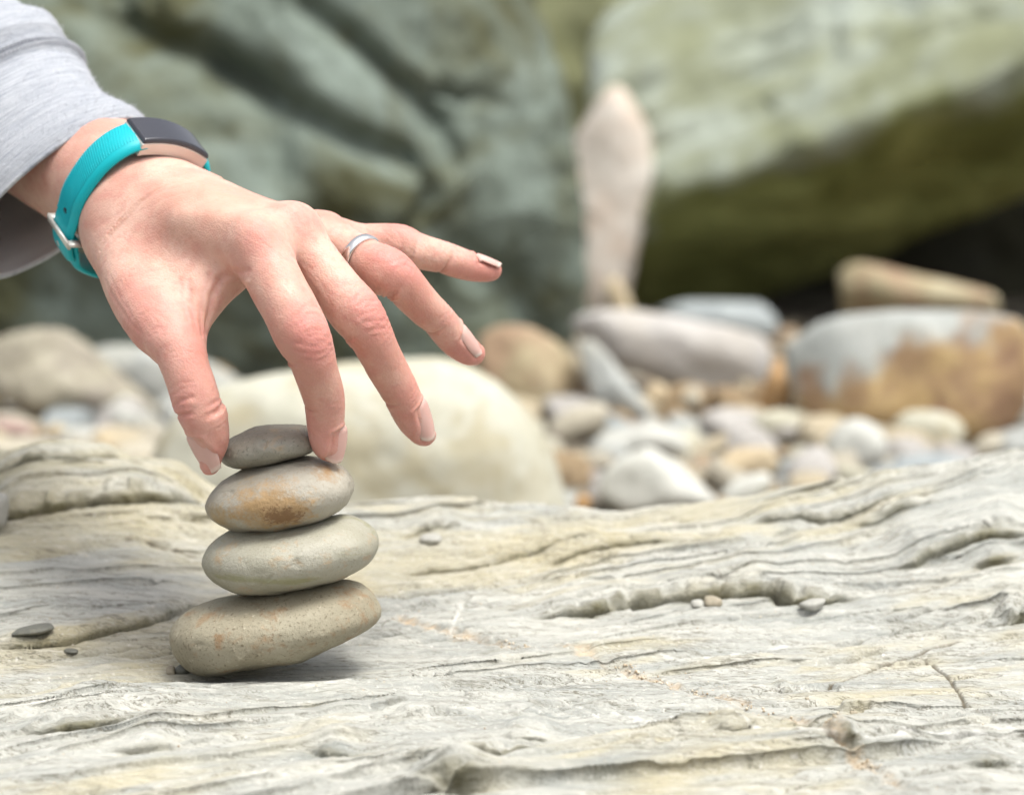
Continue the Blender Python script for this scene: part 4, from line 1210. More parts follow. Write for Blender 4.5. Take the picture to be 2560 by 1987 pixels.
    # creases traced on the photograph: (points, width, depth)
    CREASES = [
        ([(549,698),(530,739),(523,790),(518,832)], 0.0013, 0.0017), ([(518,688),(500,739),(502,790),(508,835)], 0.0010, 0.0007), ([(474,705),(475,756),(491,818)], 0.0010, 0.0005), ([(452,700),(452,750),(470,800)], 0.0009, 0.0003),
        ([(559,690),(593,683),(621,676)], 0.0012, 0.0007), ([(570,702),(600,700),(622,706)], 0.0010, -0.0006),
        ([(743,796),(762,770),(789,767),(806,781)], 0.0007, 0.00042), ([(751,808),(768,787),(793,786),(813,808)], 0.0006, 0.00040), ([(736,806),(750,776),(776,757),(800,762)], 0.0006, 0.00028),
        ([(764,831),(785,823),(805,831)], 0.0006, 0.00036), ([(772,843),(797,838),(818,845)], 0.0006, 0.00040), ([(764,853),(790,852),(815,856)], 0.0006, 0.00030),
        ([(743,857),(772,864),(824,864)], 0.0007, 0.00055), ([(735,876),(785,884),(828,875)], 0.0007, 0.00050), ([(750,895),(795,900),(832,892)], 0.0006, 0.00025),
        ([(762,998),(797,1001),(861,994)], 0.0007, 0.00045), ([(775,985),(815,984),(858,978)], 0.0006, 0.00025), ([(780,1012),(820,1013),(860,1006)], 0.0006, 0.00022),
        ([(886,750),(906,724),(932,726)], 0.0006, 0.00036), ([(894,766),(912,752),(937,755),(957,768)], 0.0006, 0.00040), ([(904,786),(937,777),(966,787)], 0.0006, 0.00042), ([(900,775),(925,766),(948,768)], 0.0006, 0.00025),
        ([(915,806),(945,801),(971,806)], 0.0006, 0.00036), ([(912,826),(950,822),(979,823)], 0.0007, 0.00040), ([(925,842),(960,838),(986,838)], 0.0006, 0.00022),
        ([(955,980),(990,968),(1046,956)], 0.0006, 0.00030), ([(965,996),(1005,984),(1052,972)], 0.0006, 0.00025),
        ([(968,648),(988,629),(1014,636)], 0.0006, 0.00040), ([(977,660),(1008,648),(1031,661)], 0.0006, 0.00040), ([(988,672),(1012,664),(1035,675)], 0.0006, 0.00036), ([(955,640),(975,622),(1000,622)], 0.0006, 0.00028),
        ([(1075,815),(1100,795),(1128,778)], 0.0006, 0.00028), ([(1085,825),(1108,806),(1135,790)], 0.0006, 0.00022),
        ([(985,575),(1000,590),(1005,612)], 0.0006, 0.00022), ([(1103,610),(1098,640),(1102,676)], 0.0006, 0.00035),
        ([(436,1016),(452,1001),(480,993)], 0.0009, 0.00085), ([(444,1024),(458,1016),(474,1016)], 0.0007, 0.00045), ([(428,990),(455,972),(488,970)], 0.0007, 0.00040), ([(424,975),(450,958),(480,955)], 0.0006, 0.00030), ([(432,1003),(458,985),(490,981)], 0.0006, 0.00030),
        ([(455,1046),(470,1036),(486,1036)], 0.0006, 0.00028), ([(534,975),(548,972),(556,980)], 0.0006, 0.00030), ([(520,1010),(545,1004),(560,1012)], 0.0006, 0.00020),
        ([(380,826),(394,817),(407,826)], 0.0007, 0.00035), ([(372,842),(390,832),(410,838)], 0.0006, 0.00025), ([(350,790),(372,776),(400,780)], 0.0006, 0.00020), ([(262,700),(280,740),(310,785),(350,830)], 0.0008, 0.00030), ([(275,690),(300,745),(330,790)], 0.0007, 0.00022),
        ([(246,568),(290,538),(371,493),(440,468)], 0.0008, 0.00028), ([(256,590),(310,548),(400,502),(470,480)], 0.0008, 0.00022), ([(290,600),(350,560),(430,520)], 0.0007, 0.00018),
        ([(620,560),(650,575),(690,600)], 0.0006, 0.00022), ([(615,590),(650,602),(680,625)], 0.0006, 0.00022), ([(640,540),(672,560),(700,590)], 0.0006, 0.00018), ([(710,525),(735,540),(755,565)], 0.0006, 0.00024), ([(700,540),(725,552),(745,580)], 0.0006, 0.00020), ([(725,518),(752,535),(770,560)], 0.0006, 0.00020),
    ]
    crs = np.zeros(len(V))
    for pts, wd, dp in CREASES:
        k_ = 0.32 if pts[0][1] < 620 and pts[0][0] < 780 else (0.48 if wd < 0.0008 else 0.75)
        disp -= ridge(pts, wd, dp * k_)
        if dp > 0: crs = np.maximum(crs, ridge(pts, wd * 1.3, min(1.0, dp / 0.0005)))
    red = np.clip(red + 0.25 * crs, 0, 1)
    for nb, nt, nn_, nw, ny_ in NAILS:                    # nail beds: sunk, with a fold of skin round them
        p0, T, Nn, S_, Ln = nail_frame(nb, nt, nn_, ny_)
        R_ = V - p0
        a_, b_, c_ = R_ @ T, R_ @ S_, N @ Nn
        e = np.maximum(np.abs(b_) - 0.47 * nw, -a_ - 0.0008 + 0.35 * np.abs(b_) ** 2 / nw)
        ok = smooth(0.05, 0.35, c_) * smooth(Ln * 1.02, Ln * 0.93, a_) * (np.abs(R_ @ Nn) < 0.012) * (a_ > -0.006)
        disp -= ok * (0.00045 * smooth(0.0004, -0.0004, e) + 0.0004 * np.exp(-((e - 0.0001) / 0.0005) ** 2))
        disp += ok * 0.00038 * np.exp(-((e - 0.0014) / 0.0008) ** 2)
    pale = np.clip(blob(560, 520, 0.012, 0.02, 0.3) + blob(470, 470, 0.03, 0.02, 0.3), 0, 1)
    disp += 0.00014 * fbm(V * 120, 3, 9)
    e_ = norm(c2w(0.75, -0.6, 0.2)); S_ = V - 0.8 * (V @ e_)[:, None] * e_
    disp -= 0.00012 * np.exp(-(fbm(S_ * 330, 2, 19) / 0.06) ** 2) * smooth(0.25, 0.6, 0.5 + 0.5 * fbm(V * 40, 2, 23))
    V = V + N * disp[:, None]
    mott = 0.5 + 0.35 * fbm(V * 90, 4, 13) + 0.35 * fbm(V * 28, 2, 14)
    return V, F, red, pale, mott

def skin_mat():
    t = NT("skin")
    c = t.coord()
    base = t.mix(t.ramp(t.attr("mott"), [(0.34, 0.0), (0.66, 1.0)]), (0.555, 0.285, 0.225), (0.665, 0.425, 0.345))
    base = t.mix(t.ramp(t.noise(c, 170, 5, 0.7), [(0.48, 0.0), (0.66, 0.55)]), base, (0.56, 0.255, 0.21))
    col = t.mix(t.math('MULTIPLY', t.attr("red"), 0.7), base, (0.57, 0.215, 0.19))
    col = t.mix(t.attr("pale"), col, (0.66, 0.42, 0.315))
    n = t.noise(c, 420, 4, 0.7)
    col = t.mix(t.ramp(n, [(0.52, 0.0), (0.72, 0.35)]), col, (0.48, 0.24, 0.17))
    cells = t.voro(c, 1300)
    c2 = t.coord(scale=(1.0, 1.0, 2.6), rot=(0.2, 0.55, 0.0))
    lines = t.noise(c2, 620, 4, 0.75, 1.2)
    h = t.math('ADD', t.math('MULTIPLY', cells, 1.0), t.math('ADD', t.math('MULTIPLY', lines, 0.55), t.math('MULTIPLY', n, 0.15)))
    m = t.out(col, t.ramp(t.noise(c, 200, 3), [(0.3, 0.46), (0.7, 0.62)]), t.bump(h, 0.17, 0.0008))
    b = t.b
    b.inputs["Subsurface Weight"].default_value = 0.32
    b.inputs["Subsurface Radius"].default_value = (1.0, 0.36, 0.18)
    b.inputs["Subsurface Scale"].default_value = 0.0032
    b.inputs["Specular IOR Level"].default_value = 0.38
    return m

HV, HF, h_red, h_pale, h_mott = build_hand()
hand_origin = np.array([HV[:, 0].mean(), HV[:, 1].mean(), HV[:, 2].min()])
M_skin = skin_mat()
person = make("person", HV, HF, M_skin, origin=hand_origin, attrs=dict(red=h_red, pale=h_pale, mott=h_mott))
tag(person, "person's left hand and forearm in a heather grey sleeve, pinching the top pebble", "person")

# --- fingernails
def nail_mat():
    t = NT("nail")
    col = t.mix(t.attr("tip"), (0.63, 0.385, 0.34), (0.74, 0.64, 0.56))
    col = t.mix(t.attr("lunula"), col, (0.64, 0.43, 0.38))
    m = t.out(col, 0.38, t.bump(t.noise(t.coord(scale=(1, 1, 0.15)), 900, 2), 0.08, 0.0003))
    t.b.inputs["Subsurface Weight"].default_value = 0.3
    t.b.inputs["Subsurface Radius"].default_value = (1, .4, .3)
    t.b.inputs["Subsurface Scale"].default_value = 0.0015
    t.b.inputs["Specular IOR Level"].default_value = 0.35
    return m
M_nail = nail_mat()

def nail(base, tip, N, width, length_Y, curve=0.95):
    """base, tip: pixels of the nail's midline (root and free edge) at depth length_Y; N: outward direction"""
    p0, T, N, S, Ln = nail_frame(base, tip, N, length_Y)
    nu, nv = 17, 21
    U = np.linspace(-1, 1, nu); Vv = np.linspace(0, 1, nv)
    # height of the fingertip surface along N at three places of the midline
    def surf(p):
        q = p + N * 0.02
        for _ in range(60):
            d = hand_sdf(q[None])[0]
            q = q - N * max(d, 0.00002) * 0.8
            if d < 0.00002: break
        return np.dot(q - p, N)
    h0, hm = surf(p0), surf(p0 + T * Ln * 0.42)
    slope = (hm - h0) / (0.42 * Ln)
    top, bot, tipA, lun = [], [], [], []
    for v in Vv:
        wv = width * 0.5 * (0.80 + 0.26 * math.sin(math.pi * min(v * 0.9 + 0.1, 1)))
        for u in U:
            endcurve = 0.16 * Ln * (1 - u * u) if v > 0.5 else -0.14 * Ln * (1 - u * u)
            vv = v * Ln * (0.87) + (endcurve * (2 * v - 1) if v > 0.5 else endcurve * (1 - 2 * v))
            if v > 0.5: vv = v * Ln * 0.87 + 0.14 * Ln * (1 - u * u) * (2 * v - 1)
            hh = h0 + slope * vv * 0.9 - 0.10 * vv * vv / Ln + 0.00020 - 0.0008 * (1 - min(v / 0.12, 1))
            th = u * curve
            rc = wv / math.sin(curve)
            p = p0 + T * vv + S * rc * math.sin(th) + N * (hh - rc * (1 - math.cos(th)) - 0.0007 * abs(u) ** 6)
            top.append(p); bot.append(p - N * 0.0005)
            tipA.append(0.5 * float(smooth(0.88, 0.94, v + 0.04 * u * u))); lun.append(float(np.clip(0.9 - v * 5.0, 0, 1)) * (1 - u * u))
    n = nu * nv
    Vn = np.array(top + bot)
    F = []
    for j in range(nv - 1):
        for i in range(nu - 1):
            a = j * nu + i
            F.append((a, a + 1, a + nu + 1, a + nu)); F.append((n + a, n + a + nu, n + a + nu + 1, n + a + 1))
    rim = [i for i in range(nu)] + [j * nu + nu - 1 for j in range(1, nv)] + [(nv - 1) * nu + i for i in range(nu - 2, -1, -1)] + [j * nu for j in range(nv - 2, 0, -1)]
    for a, b in zip(rim, rim[1:] + rim[:1]):
        F.append((a, n + a, n + b, b))
    make("fingernail", Vn, F, M_nail, parent=person, attrs=dict(tip=np.array(tipA * 2), lunula=np.array(lun * 2)))

for nb, nt, nn_, nw, ny_ in NAILS: nail(nb, nt, nn_, nw, ny_)

# ------------------------------------------------------------------ wedding ring
def build_ring():
    C, R = CH['ring']
    i = 8
    c = C[i]
    ax = norm(C[i + 1] - C[i - 1]); ax = norm(ax + c2w(0.0, 0.0, 0.10))
    e1 = norm(np.cross(ax, [0, 0, 1])); e2 = np.cross(ax, e1)
    r0 = R[i] + 0.0001; w, th = 0.0020, 0.0013
    prof = [(-w, 0), (-w, th * .5), (-w * .6, th * .9), (0, th), (w * .6, th * .9), (w, th * .5), (w, 0), (0, -0.0002)]
    n, m = 96, len(prof)
    V, F = [], []
    for j in range(n):
        a = 2 * math.pi * j / n
        d = math.cos(a) * e1 + math.sin(a) * e2
        for (x, y) in prof: V.append(c + ax * x + d * (r0 + y))
    for j in range(n):
        for k in range(m):
            a, b = j * m + k, j * m + (k + 1) % m
            cc, dd = ((j + 1) % n) * m + (k + 1) % m, ((j + 1) % n) * m + k
            F.append((a, b, cc, dd))
    t = NT("ring_silver")
    mat = t.out((0.86, 0.85, 0.83), 0.16, Metallic=1.0)
    o = make("ring", np.array(V), F, mat)
    tag(o, "plain polished silver wedding band on the ring finger", "ring")
build_ring()

# ------------------------------------------------------------------ fitness tracker
def band_strip(phi0, phi1, n, r_fn, w_fn, th, bev=0.0012, ax_off=lambda p: 0.0):
    """rounded strap section swept round the wrist from angle phi0 to phi1"""
    V, F = [], []
    prof_n = 10
    for j in range(n + 1):
        ph = phi0 + (phi1 - phi0) * j / n
        d = math.cos(ph) * CHD + math.sin(ph) * NRM
        r, w = r_fn(ph), w_fn(ph) * 0.5
        c = B0 + d * r + AX * ax_off(ph)
        prof = [(-w, 0), (-w, th - bev), (-w + bev, th), (0, th + 0.0002), (w - bev * 2.2, th), (w, th - bev * 1.3), (w, 0), (w - .0005, -0.0003), (0, -0.0003), (-w + .0005, -0.0003)]
        for x, y in prof: V.append(c + AX * x + d * y)
    m = prof_n
    for j in range(n):
        for k in range(m):
            a, b = j * m + k, j * m + (k + 1) % m
            F.append((a, b, b + m, a + m))
    F.append(tuple(range(m))[::-1]); F.append(tuple(n * m + k for k in range(m)))
    return np.array(V), F

def build_tracker():
    root = empty("fitness_tracker", B0 - np.array([0, 0, WR]))
    tag(root, "turquoise rubber fitness tracker band with small black screen on the wrist", "tracker")
    t = NT("turquoise_rubber")
    col = (0.002, 0.41, 0.47)
    M_rub = t.out(col, 0.42, Specular_IOR_Level=0.35)
    t = NT("tracker_steel"); M_st = t.out((0.62, 0.60, 0.56), 0.36, Metallic=0.45)
    t = NT("tracker_glass"); M_gl = t.out((0.030, 0.031, 0.042), 0.22, Specular_IOR_Level=0.8)  # base lifted to grey-blue, standing in for the sky's reflection
    t = NT("tracker_hole"); M_ho = t.out((0.01, 0.012, 0.02), 0.6)
    R0 = WR + 0.0012
    p_mid = math.radians(27)
    D = math.cos(p_mid) * CHD + math.sin(p_mid) * NRM; T = -math.sin(p_mid) * CHD + math.cos(p_mid) * NRM   # T runs along the strap, towards the camera side
    half = 0.0158
    pe = math.radians(26.6); LIFT = 0.0044
    droop = lambda p: R0 + 0.0005 + 0.0062 * smooth(math.radians(135), math.radians(180), p) * smooth(math.radians(262), math.radians(215), p)
    # strap towards the camera, from the screen down to the buckle, and strap behind the wrist
    wid = lambda p: 0.0160 - 0.0012 * smooth(0.8, 2.4, p)
    V, F = band_strip(p_mid + pe * 0.93, math.radians(176), 70, lambda p: droop(p) + LIFT * smooth(p_mid + pe * 3.3, p_mid + pe * 0.93, p), wid, 0.0024)
    near = make("strap", V, F, M_rub, parent=root)
    V, F = band_strip(math.radians(160), math.radians(360) + p_mid - pe * 0.93, 70,
                      lambda p: droop(p) + 0.0002 - 0.0026 * smooth(math.radians(186), math.radians(172), p) + LIFT * smooth(math.radians(360) + p_mid - pe * 3.3, math.radians(360) + p_mid - pe * 0.93, p), lambda p: 0.0152, 0.0024)
    far = make("strap", V, F, M_rub, parent=root)
    # fine slanting ribs moulded into the near strap
    nr = 44
    for side, obj_, p0, p1, rr in (('n', near, p_mid + pe * 1.0, math.radians(146), None), ('f', far, math.radians(360) + p_mid - pe * 1.0, math.radians(360) + p_mid - pe * 2.3, None)):
        Vr, Fr = [], []
        cnt = nr if side == 'n' else 16
        for j in range(cnt):
            base = p0 + (p1 - p0) * (j + 0.5) / cnt
            pts = []
            for x in np.linspace(-0.0064, 0.0042, 6):
                ph = base + (x + 0.001) * (9.0 if side == 'n' else -9.0)
                d = math.cos(ph) * CHD + math.sin(ph) * NRM; tt = -math.sin(ph) * CHD + math.cos(ph) * NRM
                r = droop(ph % (2 * math.pi)) + LIFT * smooth(p_mid + pe * 3.3, p_mid + pe * 0.93, ph) if side == 'n' else R0 + 0.0009 + LIFT * smooth(math.radians(360) + p_mid - pe * 3.3, math.radians(360) + p_mid - pe * 0.93, ph)
                c = B0 + d * (r + 0.0024) + AX * x
                pts.append((c, d, tt))
            b0 = len(Vr)
            for c, d, tt in pts:
                Vr += [c - tt * 0.00030 - d * 0.0002, c + d * 0.00042, c + tt * 0.00030 - d * 0.0002]
            for i in range(len(pts) - 1):
                a = b0 + i * 3
                Fr += [(a, a + 1, a + 4, a + 3), (a + 1, a + 2, a + 5, a + 4)]
        make("rib_pattern", np.array(Vr), Fr, M_rub, parent=obj_)
    # case and screen: a slightly arched block on the back of the wrist
    def block(name, h0, h1, w0, w1, L0, L1, mat, bow=0.0012, sl=0.0):
        V, F = [], []
        n = 16
        for j in range(n + 1):
            u = -1 + 2 * j / n
            lift = bow * (1 - u * u)
            for (w, h, L) in ((w0, h0, L0), (w1, h1, L1)):
                for sx in (-1, 1):
                    V.append(B0 + T * u * L + AX * (sx * w * 0.5 + sl * 0) + D * (R0 + h + lift))
        for j in range(n):
            a = j * 4; b = a + 4
            F += [(a, a + 1, b + 1, b), (a + 2, b + 2, b + 3, a + 3), (a, b, b + 2, a + 2), (a + 1, a + 3, b + 3, b + 1)]
        F += [(0, 2, 3, 1), (n * 4, n * 4 + 1, n * 4 + 3, n * 4 + 2)]
        return make(name, np.array(V), F, mat, parent=root, shade=False)
    case = block("case", -0.0020, 0.0036, 0.0156, 0.0162, half * 0.96, half * 0.99, M_st, bow=0.0030)
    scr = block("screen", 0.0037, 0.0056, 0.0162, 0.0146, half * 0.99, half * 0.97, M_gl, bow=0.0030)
    bv = scr.modifiers.new("bevel", 'BEVEL'); bv.width = 0.0005; bv.segments = 2
    bv = case.modifiers.new("bevel", 'BEVEL'); bv.width = 0.0004; bv.segments = 2
    # buckle: steel frame round the strap, with a round peg
    pb = math.radians(157)
    d = math.cos(pb) * CHD + math.sin(pb) * NRM; tt = -math.sin(pb) * CHD + math.cos(pb) * NRM
    cb = B0 + d * (droop(pb) + 0.0028)
    def bar(a, b, w, h, up, nm=None, parent=None):
        x = norm(b - a); y = norm(np.cross(up, x)); z = np.cross(x, y)
        V = []
        for p in (a, b):
            for q in range(10):
                an = 2 * math.pi * q / 10
                V.append(p + y * w * math.copysign(abs(math.cos(an)) ** 0.6, math.cos(an)) + z * h * math.copysign(abs(math.sin(an)) ** 0.6, math.sin(an)))
        F = [(q, (q + 1) % 10, 10 + (q + 1) % 10, 10 + q) for q in range(10)] + [tuple(range(10))[::-1], tuple(range(10, 20))]
        return V, F
    V, F = [], []
    for a, b, w in ((cb - AX * 0.0092 , cb + AX * 0.0092, 0.0021), (cb + AX * 0.0090 - tt * 0.001, cb + AX * 0.0090 - tt * 0.001 - d * 0.0050 + tt * 0.0028, 0.0018), (cb - AX * 0.0090 - tt * 0.001, cb - AX * 0.0090 - d * 0.0050 + tt * 0.0018, 0.0018)):
        v, f = bar(np.asarray(a), np.asarray(b), w, 0.0008, d); k0 = len(V); V += v; F += [tuple(i + k0 for i in q) for q in f]
    buckle = make("buckle", np.array(V), F, M_st, parent=root)
    v, f = bar(cb + tt * 0.0062 - AX * 0.001 - d * 0.001, cb + tt * 0.0062 - AX * 0.001 + d * 0.0014, 0.0011, 0.0011, tt)
    make("peg", np.array(v), f, M_st, parent=root)
    for phh in (139, ):
        ph = math.radians(phh)
        dd = math.cos(ph) * CHD + math.sin(ph) * NRM; t2 = -math.sin(ph) * CHD + math.cos(ph) * NRM
        c0 = B0 + dd * (droop(ph) + 0.0027)
        V = [c0 + dd * 0.00005] + [c0 + 0.00135 * (math.cos(q * math.pi / 8) * AX + math.sin(q * math.pi / 8) * t2) for q in range(16)]
        V += [v - dd * 0.0006 for v in V[1:]]
        F = [(0, 1 + q, 1 + (q + 1) % 16) for q in range(16)] + [(1 + q, 17 + q, 17 + (q + 1) % 16, 1 + (q + 1) % 16) for q in range(16)]
        make("strap_hole", np.array(V), F, M_ho, parent=near)
build_tracker()

# ------------------------------------------------------------------ sleeve
def build_sleeve():
    n = 160
    rings = []   # (top pixel, bottom pixel, depth of centre, half size along the view)
    spec = [((360,296),(-70,700),0.088,0.034), ((338,272),(-92,668),0.093,0.0345), ((300,248),(-130,640),0.099,0.035), ((252,222),(-175,610),0.107,0.036), ((205,172),(-215,570),0.116,0.0365),
            ((172,120),(-240,525),0.123,0.0365), ((166,100),(-250,510),0.126,0.0375), ((150,70),(-262,490),0.130,0.039), ((112,38),(-300,470),0.139,0.0405), ((60,16),(-350,440),0.150,0.040), ((0,-40),(-420,400),0.165,0.041),
            ((-120,-150),(-560,300),0.195,0.043), ((-320,-330),(-780,130),0.24,0.046), ((-600,-560),(-1080,-60),0.30,0.050)]
    tops = np.array([at(a[0], a[1], Y) for a, b, Y, m in spec]); bots = np.array([at(b[0], b[1], Y) for a, b, Y, m in spec])
    mins = np.array([m for *_, m in spec])
    # refine along the length
    u = np.linspace(0, len(spec) - 1, 150)
    k = np.arange(len(spec))
    def I(A): return np.stack([np.interp(u, k, A[:, i]) for i in range(3)], 1)
    Tp, Bt, Mn = I(tops), I(bots), np.interp(u, k, mins)
    nrm = norm(c2w(-0.64 * 0.32, 0.77 * 0.32, 0.94))
    outer = []
    th = np.linspace(0, 2 * math.pi, n, endpoint=False)
    for j in range(len(u)):
        c = 0.5 * (Tp[j] + Bt[j]); a = 0.5 * (Tp[j] - Bt[j])
        e = norm(a); m = norm(nrm - e * np.dot(nrm, e))
        ring = c + np.cos(th)[:, None] * a + np.sin(th)[:, None] * m * Mn[j]
        outer.append(ring)
    O = np.array(outer)
    cen = O.mean(axis=1, keepdims=True)
    dr = norm(O - cen)
    P = O.reshape(-1, 3)
    uu = np.repeat(u, n).reshape(len(u), n); tt = np.tile(th, (len(u), 1))
    folds = 0.0016 * np.sin(uu * 1.6 + 2.2 * np.sin(tt * 1.0 + 0.5)) * smooth(1.0, 4.0, uu) + 0.0018 * fbm(P * 28, 3, 3).reshape(len(u), n)
    seamd = 0.0024 * (np.exp(-((uu - 5.15) / 0.16) ** 2) + np.exp(-((uu - 5.75) / 0.16) ** 2)) - 0.0020 * np.exp(-((uu - 4.75) / 0.20) ** 2) - 0.0014 * np.exp(-((uu - 5.45) / 0.08) ** 2)
    lip = -0.0010 * np.exp(-(uu / 0.35) ** 2)
    O = O + dr * (folds + seamd + lip)[..., None]
    th_c = 0.0026
    Inn = O - dr * th_c
    # the lip of the hem is rounded: outer rings, lip, inner rings
    axl = norm(O[0].mean(0) - O[6].mean(0))
    lip1 = O[0] - dr[0] * th_c * 0.22 + axl * th_c * 0.38; lip2 = O[0] - dr[0] * th_c * 0.78 + axl * th_c * 0.38
    rows = [O[j] for j in range(len(u) - 1, -1, -1)] + [lip1, lip2] + [Inn[j] for j in range(0, 70)]
    V = np.concatenate(rows)
    nr = len(rows)
    idx = np.arange(nr * n).reshape(nr, n)
    F = np.stack([idx[:-1], np.roll(idx[:-1], -1, 1), np.roll(idx[1:], -1, 1), idx[1:]], -1).reshape(-1, 4)
    # closing disc far up the arm, out of the picture
    lon = np.concatenate([np.repeat(u[::-1], n), np.zeros(2 * n), np.repeat(u[:70], n)])
    ang = np.concatenate([tt[::-1].ravel(), th, th, tt[:70].ravel()])
    t = NT("heather_jersey")
    ul, ua = t.attr("lon"), t.attr("ang")
    cmb = t.n("ShaderNodeCombineXYZ"); t.put(cmb.inputs[0], t.math('MULTIPLY', ul, 42.0)); t.put(cmb.inputs[1], t.math('MULTIPLY', ua, 3.0)); cmb.inputs[2].default_value = 0.3
    streak = t.noise(cmb.outputs[0], 1.0, 5, 0.75, 0.3)
    cmb2 = t.n("ShaderNodeCombineXYZ"); t.put(cmb2.inputs[0], t.math('MULTIPLY', ul, 90.0)); t.put(cmb2.inputs[1], t.math('MULTIPLY', ua, 26.0))
    fibre = t.noise(cmb2.outputs[0], 1.0, 4, 0.7, 0.4)
    col = t.ramp(streak, [(0.36, (0.225, 0.245, 0.30)), (0.5, (0.405, 0.425, 0.465)), (0.64, (0.53, 0.545, 0.575))])
    col = t.mix(t.ramp(fibre, [(0.55, 0.0), (0.72, 0.55)]), col, (0.24, 0.25, 0.31))
    col = t.mix(t.math('MULTIPLY', t.attr("inn"), 0.8), col, (0.74, 0.74, 0.75))       # fleece inside, painted paler to brighten the shaded opening
    h = t.math('ADD', fibre, t.math('MULTIPLY', t.noise(t.coord(), 1400, 3, 0.7), 0.7))
    mat = t.out(col, 0.92, t.bump(h, 0.6, 0.0007), Sheen_Weight=0.15, Sheen_Roughness=0.5, Specular_IOR_Level=0.15)
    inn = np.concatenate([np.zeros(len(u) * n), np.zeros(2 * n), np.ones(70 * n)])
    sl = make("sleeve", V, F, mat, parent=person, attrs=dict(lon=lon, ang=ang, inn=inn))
    # cover stitching along the cuff seam
    Vs, Fs = [], []
    def pt(uv, a):
        f = uv / (len(spec) - 1) * (len(u) - 1); j = int(f); w = f - j
        g = (a % (2 * math.pi)) / (2 * math.pi) * n; i = int(g); x = g - i
        p0 = O[j, i % n] * (1 - x) + O[j, (i + 1) % n] * x; p1 = O[j + 1, i % n] * (1 - x) + O[j + 1, (i + 1) % n] * x
        return p0 * (1 - w) + p1 * w, dr[j, i % n]
    for row in (5.15, 5.75):
        for q in range(150):
            a = 2 * math.pi * q / 150
            p0, d0 = pt(row - 0.13, a); p1, d1 = pt(row + 0.13, a + 0.03)
            x = norm(p1 - p0); y = np.cross(d0, x); k0 = len(Vs)
            for s_, hgt in ((0.0, -0.0002), (0.3, 0.0005), (0.7, 0.0005), (1.0, -0.0002)):
                p = p0 + (p1 - p0) * s_
                Vs += [p - y * 0.0005 + d0 * (hgt - 0.0003), p + d0 * (hgt + 0.0003), p + y * 0.0005 + d0 * (hgt - 0.0003)]
            for i in range(3):
                b = k0 + i * 3
                Fs += [(b, b + 1, b + 4, b + 3), (b + 1, b + 2, b + 5, b + 4)]
    t = NT("thread"); 
    st = make("seam_stitching", np.array(Vs), Fs, t.out((0.50, 0.50, 0.54), 0.9), parent=sl)
    st["kind"] = "stuff"
    # loose fibres standing off the cloth
    rs = np.random.RandomState(9)
    Vf, Ff = [], []
    for q in range(14000):
        uv = rs.rand() * 8.6; a = rs.rand() * 2 * math.pi
        p, d = pt(uv, a)
        L = 0.0008 + 0.0022 * rs.rand() ** 2.5
        v = norm(d + 0.9 * rs.normal(size=3)); v2 = norm(v + 0.8 * rs.normal(size=3))
        w = norm(np.cross(v, rs.normal(size=3))) * 0.00006
        k0 = len(Vf)
        Vf += [p - w, p + w, p + v * L * 0.6 + w * .7, p + v * L * 0.6 - w * .7, p + v * L * 0.6 + v2 * L * 0.4]
        Ff += [(k0, k0 + 1, k0 + 2, k0 + 3), (k0 + 3, k0 + 2, k0 + 4)]
    t = NT("cloth_fibre")
    fb = make("loose_fibres", np.array(Vf), Ff, t.out((0.55, 0.55, 0.60), 0.9), parent=sl, shade=False)
    fb["kind"] = "stuff"
build_sleeve()

# ------------------------------------------------------------------ small loose pieces on the ledge
def chip(name, label, cat, px, py, w, hgt, d, mat, seed, rot=0.0, Ypush=0.0, p=7):
    g = hit_ledge(px, py)
    rs = np.random.RandomState(seed)
    pl = [(norm(rs.normal(size=3)), 0.75 + 0.3 * rs.rand()) for _ in range(13)] + [(sg_ * ax_, 0.95) for ax_ in np.eye(3) for sg_ in (-1, 1)]
    V, F = star_rock(np.zeros(3), pl, 3, p, 0.03, 3, seed)
    V = V * np.array([w, d, hgt]) * 0.5
    c, s = math.cos(rot), math.sin(rot)
    V = np.stack([V[:, 0] * c - V[:, 2] * s, V[:, 1], V[:, 0] * s + V[:, 2] * c], 1)
    V = V + g + np.array([0, Ypush, 0])
    V[:, 2] += ledge_z(g[0], g[1] + Ypush) - V[:, 2].min() - 0.0008
    tag(make(name, V, F, mat), label, cat)
M_chipd = rock_mat("chip_dark", (0.05, 0.055, 0.05), (0.10, 0.105, 0.09), (0.20, 0.19, 0.15), None, 60, 0.5, 0.5, 0.3, 0.0004)
M_chipb = rock_mat("chip_brown", (0.16, 0.13, 0.08), (0.27, 0.23, 0.16), (0.40, 0.36, 0.28), None, 50, 0.5, 0.6, 0.3, 0.0004)
M_chipg = rock_mat("chip_grey", (0.24, 0.23, 0.20), (0.34, 0.335, 0.30), (0.45, 0.44, 0.40), None, 40, 0.5, 0.6, 0.3, 0.0004)
chip("stone_chip", "tiny dark round pebble lying at the left foot of the stack", "pebble", 456, 1682, 0.0065, 0.0048, 0.006, M_chipd, 3)
chip("stone_chip", "tiny tan crumb of stone beside the dark pebble at the stack's foot", "pebble", 428, 1682, 0.0038, 0.0036, 0.005, M_chipb, 4)
chip("stone_chip", "small dark flake lying below the long crack at left", "stone", 180, 1628, 0.0058, 0.0018, 0.006, M_chipd, 5, -0.12)
chip("stone_chip", "dark wedge of slate jammed in the long crack at the left edge", "stone", 76, 1622, 0.0190, 0.0034, 0.012, M_chipd, 6, 0.16, 0.004)
chip("stone_chip", "grey flake lying in the notch on the ledge right of the stack", "stone", 1078, 1356, 0.0120, 0.0034, 0.012, M_chipg, 7, 0.05, 0.003)
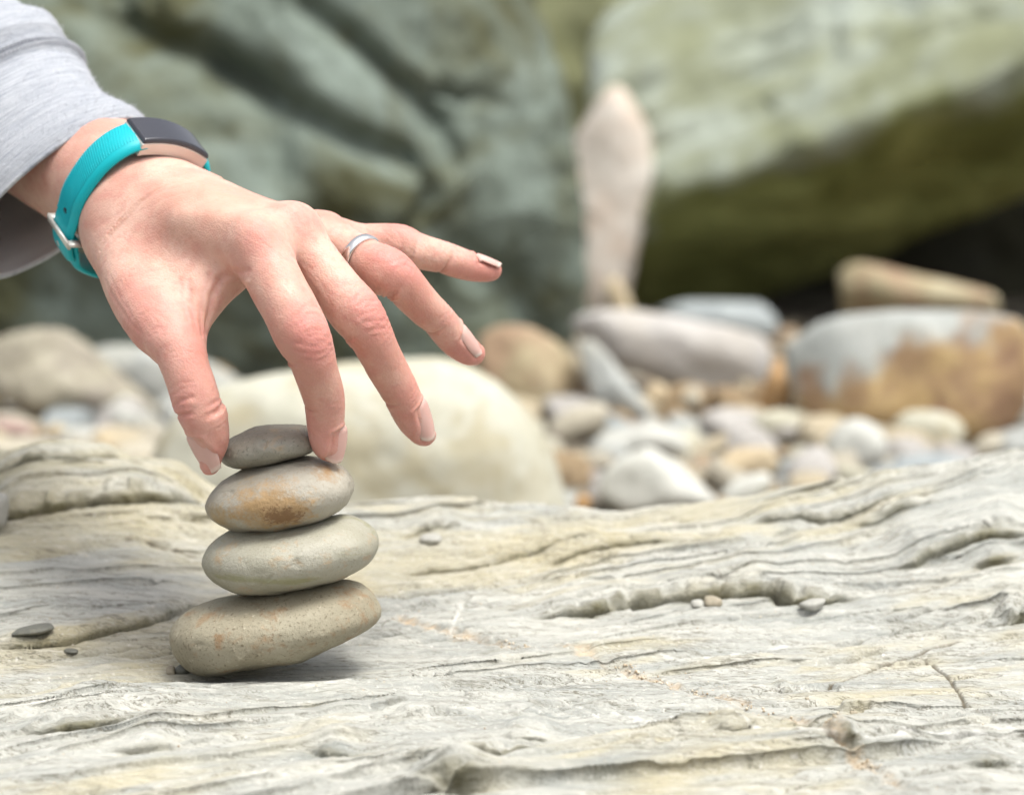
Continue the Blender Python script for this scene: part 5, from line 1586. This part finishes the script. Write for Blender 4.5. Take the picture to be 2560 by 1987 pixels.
chip("stone_chip", "rounded grey pebble at the left edge of the ledge", "pebble", -14, 1320, 0.014, 0.017, 0.014, M_chipg, 8)
chip("stone_chip", "small olive pebble sitting in the dark cleft of the ledge", "pebble", 1784, 1512, 0.0078, 0.0050, 0.007, M_chipb, 9)
chip("stone_chip", "small bluish pebble next to the olive pebble in the cleft", "pebble", 1744, 1514, 0.0058, 0.0040, 0.006, M_chipg, 10)
chip("stone_chip", "flat flake of schist at the right end of the dark cleft", "stone", 2030, 1520, 0.0135, 0.0048, 0.010, M_chipg, 11, 0.1)
chip("stone_chip", "pale pebble lying in the hollow at the right edge of the ledge", "pebble", 2468, 1318, 0.0060, 0.0042, 0.006, M_chipg, 12)
chip("stone_chip", "tiny rusty crumb on the smooth ledge at right", "stone", 2134, 1782, 0.0032, 0.0016, 0.003, M_chipb, 13)
chip("stone_chip", "tiny brown grain on the smooth ledge left of the rusty crumb", "stone", 2018, 1748, 0.0018, 0.0016, 0.002, M_chipb, 14)

def sand_grains():
    rs = np.random.RandomState(21)
    L = ledge_polyline(SAND[0])
    tot = np.concatenate([[0], np.cumsum(np.linalg.norm(np.diff(L, axis=0), axis=1))])
    D, Fi = ico(1)
    Vs, Fs = [], []
    spots = []
    for q in range(700):
        s = rs.rand() * tot[-1]
        p = np.array([np.interp(s, tot, L[:, i]) for i in range(2)]) + rs.normal(size=2) * np.array([0.0018, 0.0016])
        if fbm(np.array([[p[0] * 60, p[1] * 60, 0]]), 2, 77)[0] < -0.1: continue
        spots.append((p, 0.00018 + 0.00045 * rs.rand() ** 2))
    for q in range(700):
        spots.append((np.array([rs.uniform(-0.25, 0.25), rs.uniform(-0.14, 0.16)]), 0.00012 + 0.0003 * rs.rand() ** 3))
    for p, r in spots:
        V = D * r * (0.7 + 0.6 * rs.rand(3)) * (1 + 0.25 * rs.rand(len(D), 1))
        V = V + np.array([p[0], p[1], ledge_z(p[0], p[1]) + r * 0.3])
        Fs.append(Fi + len(D) * len(Vs)); Vs.append(V)
    t = NT("sand_grain")
    col = t.ramp(t.noise(t.coord(), 700, 1), [(0.3, (0.34, 0.25, 0.16)), (0.5, (0.50, 0.42, 0.31)), (0.7, (0.66, 0.61, 0.52))])
    o = make("sand_grains", np.concatenate(Vs), np.concatenate(Fs), t.out(col, 0.7), origin=np.zeros(3), shade=False)
    tag(o, "coarse sand grains caught along the diagonal crack and scattered on the ledge", "sand")
    o["kind"] = "stuff"
sand_grains()
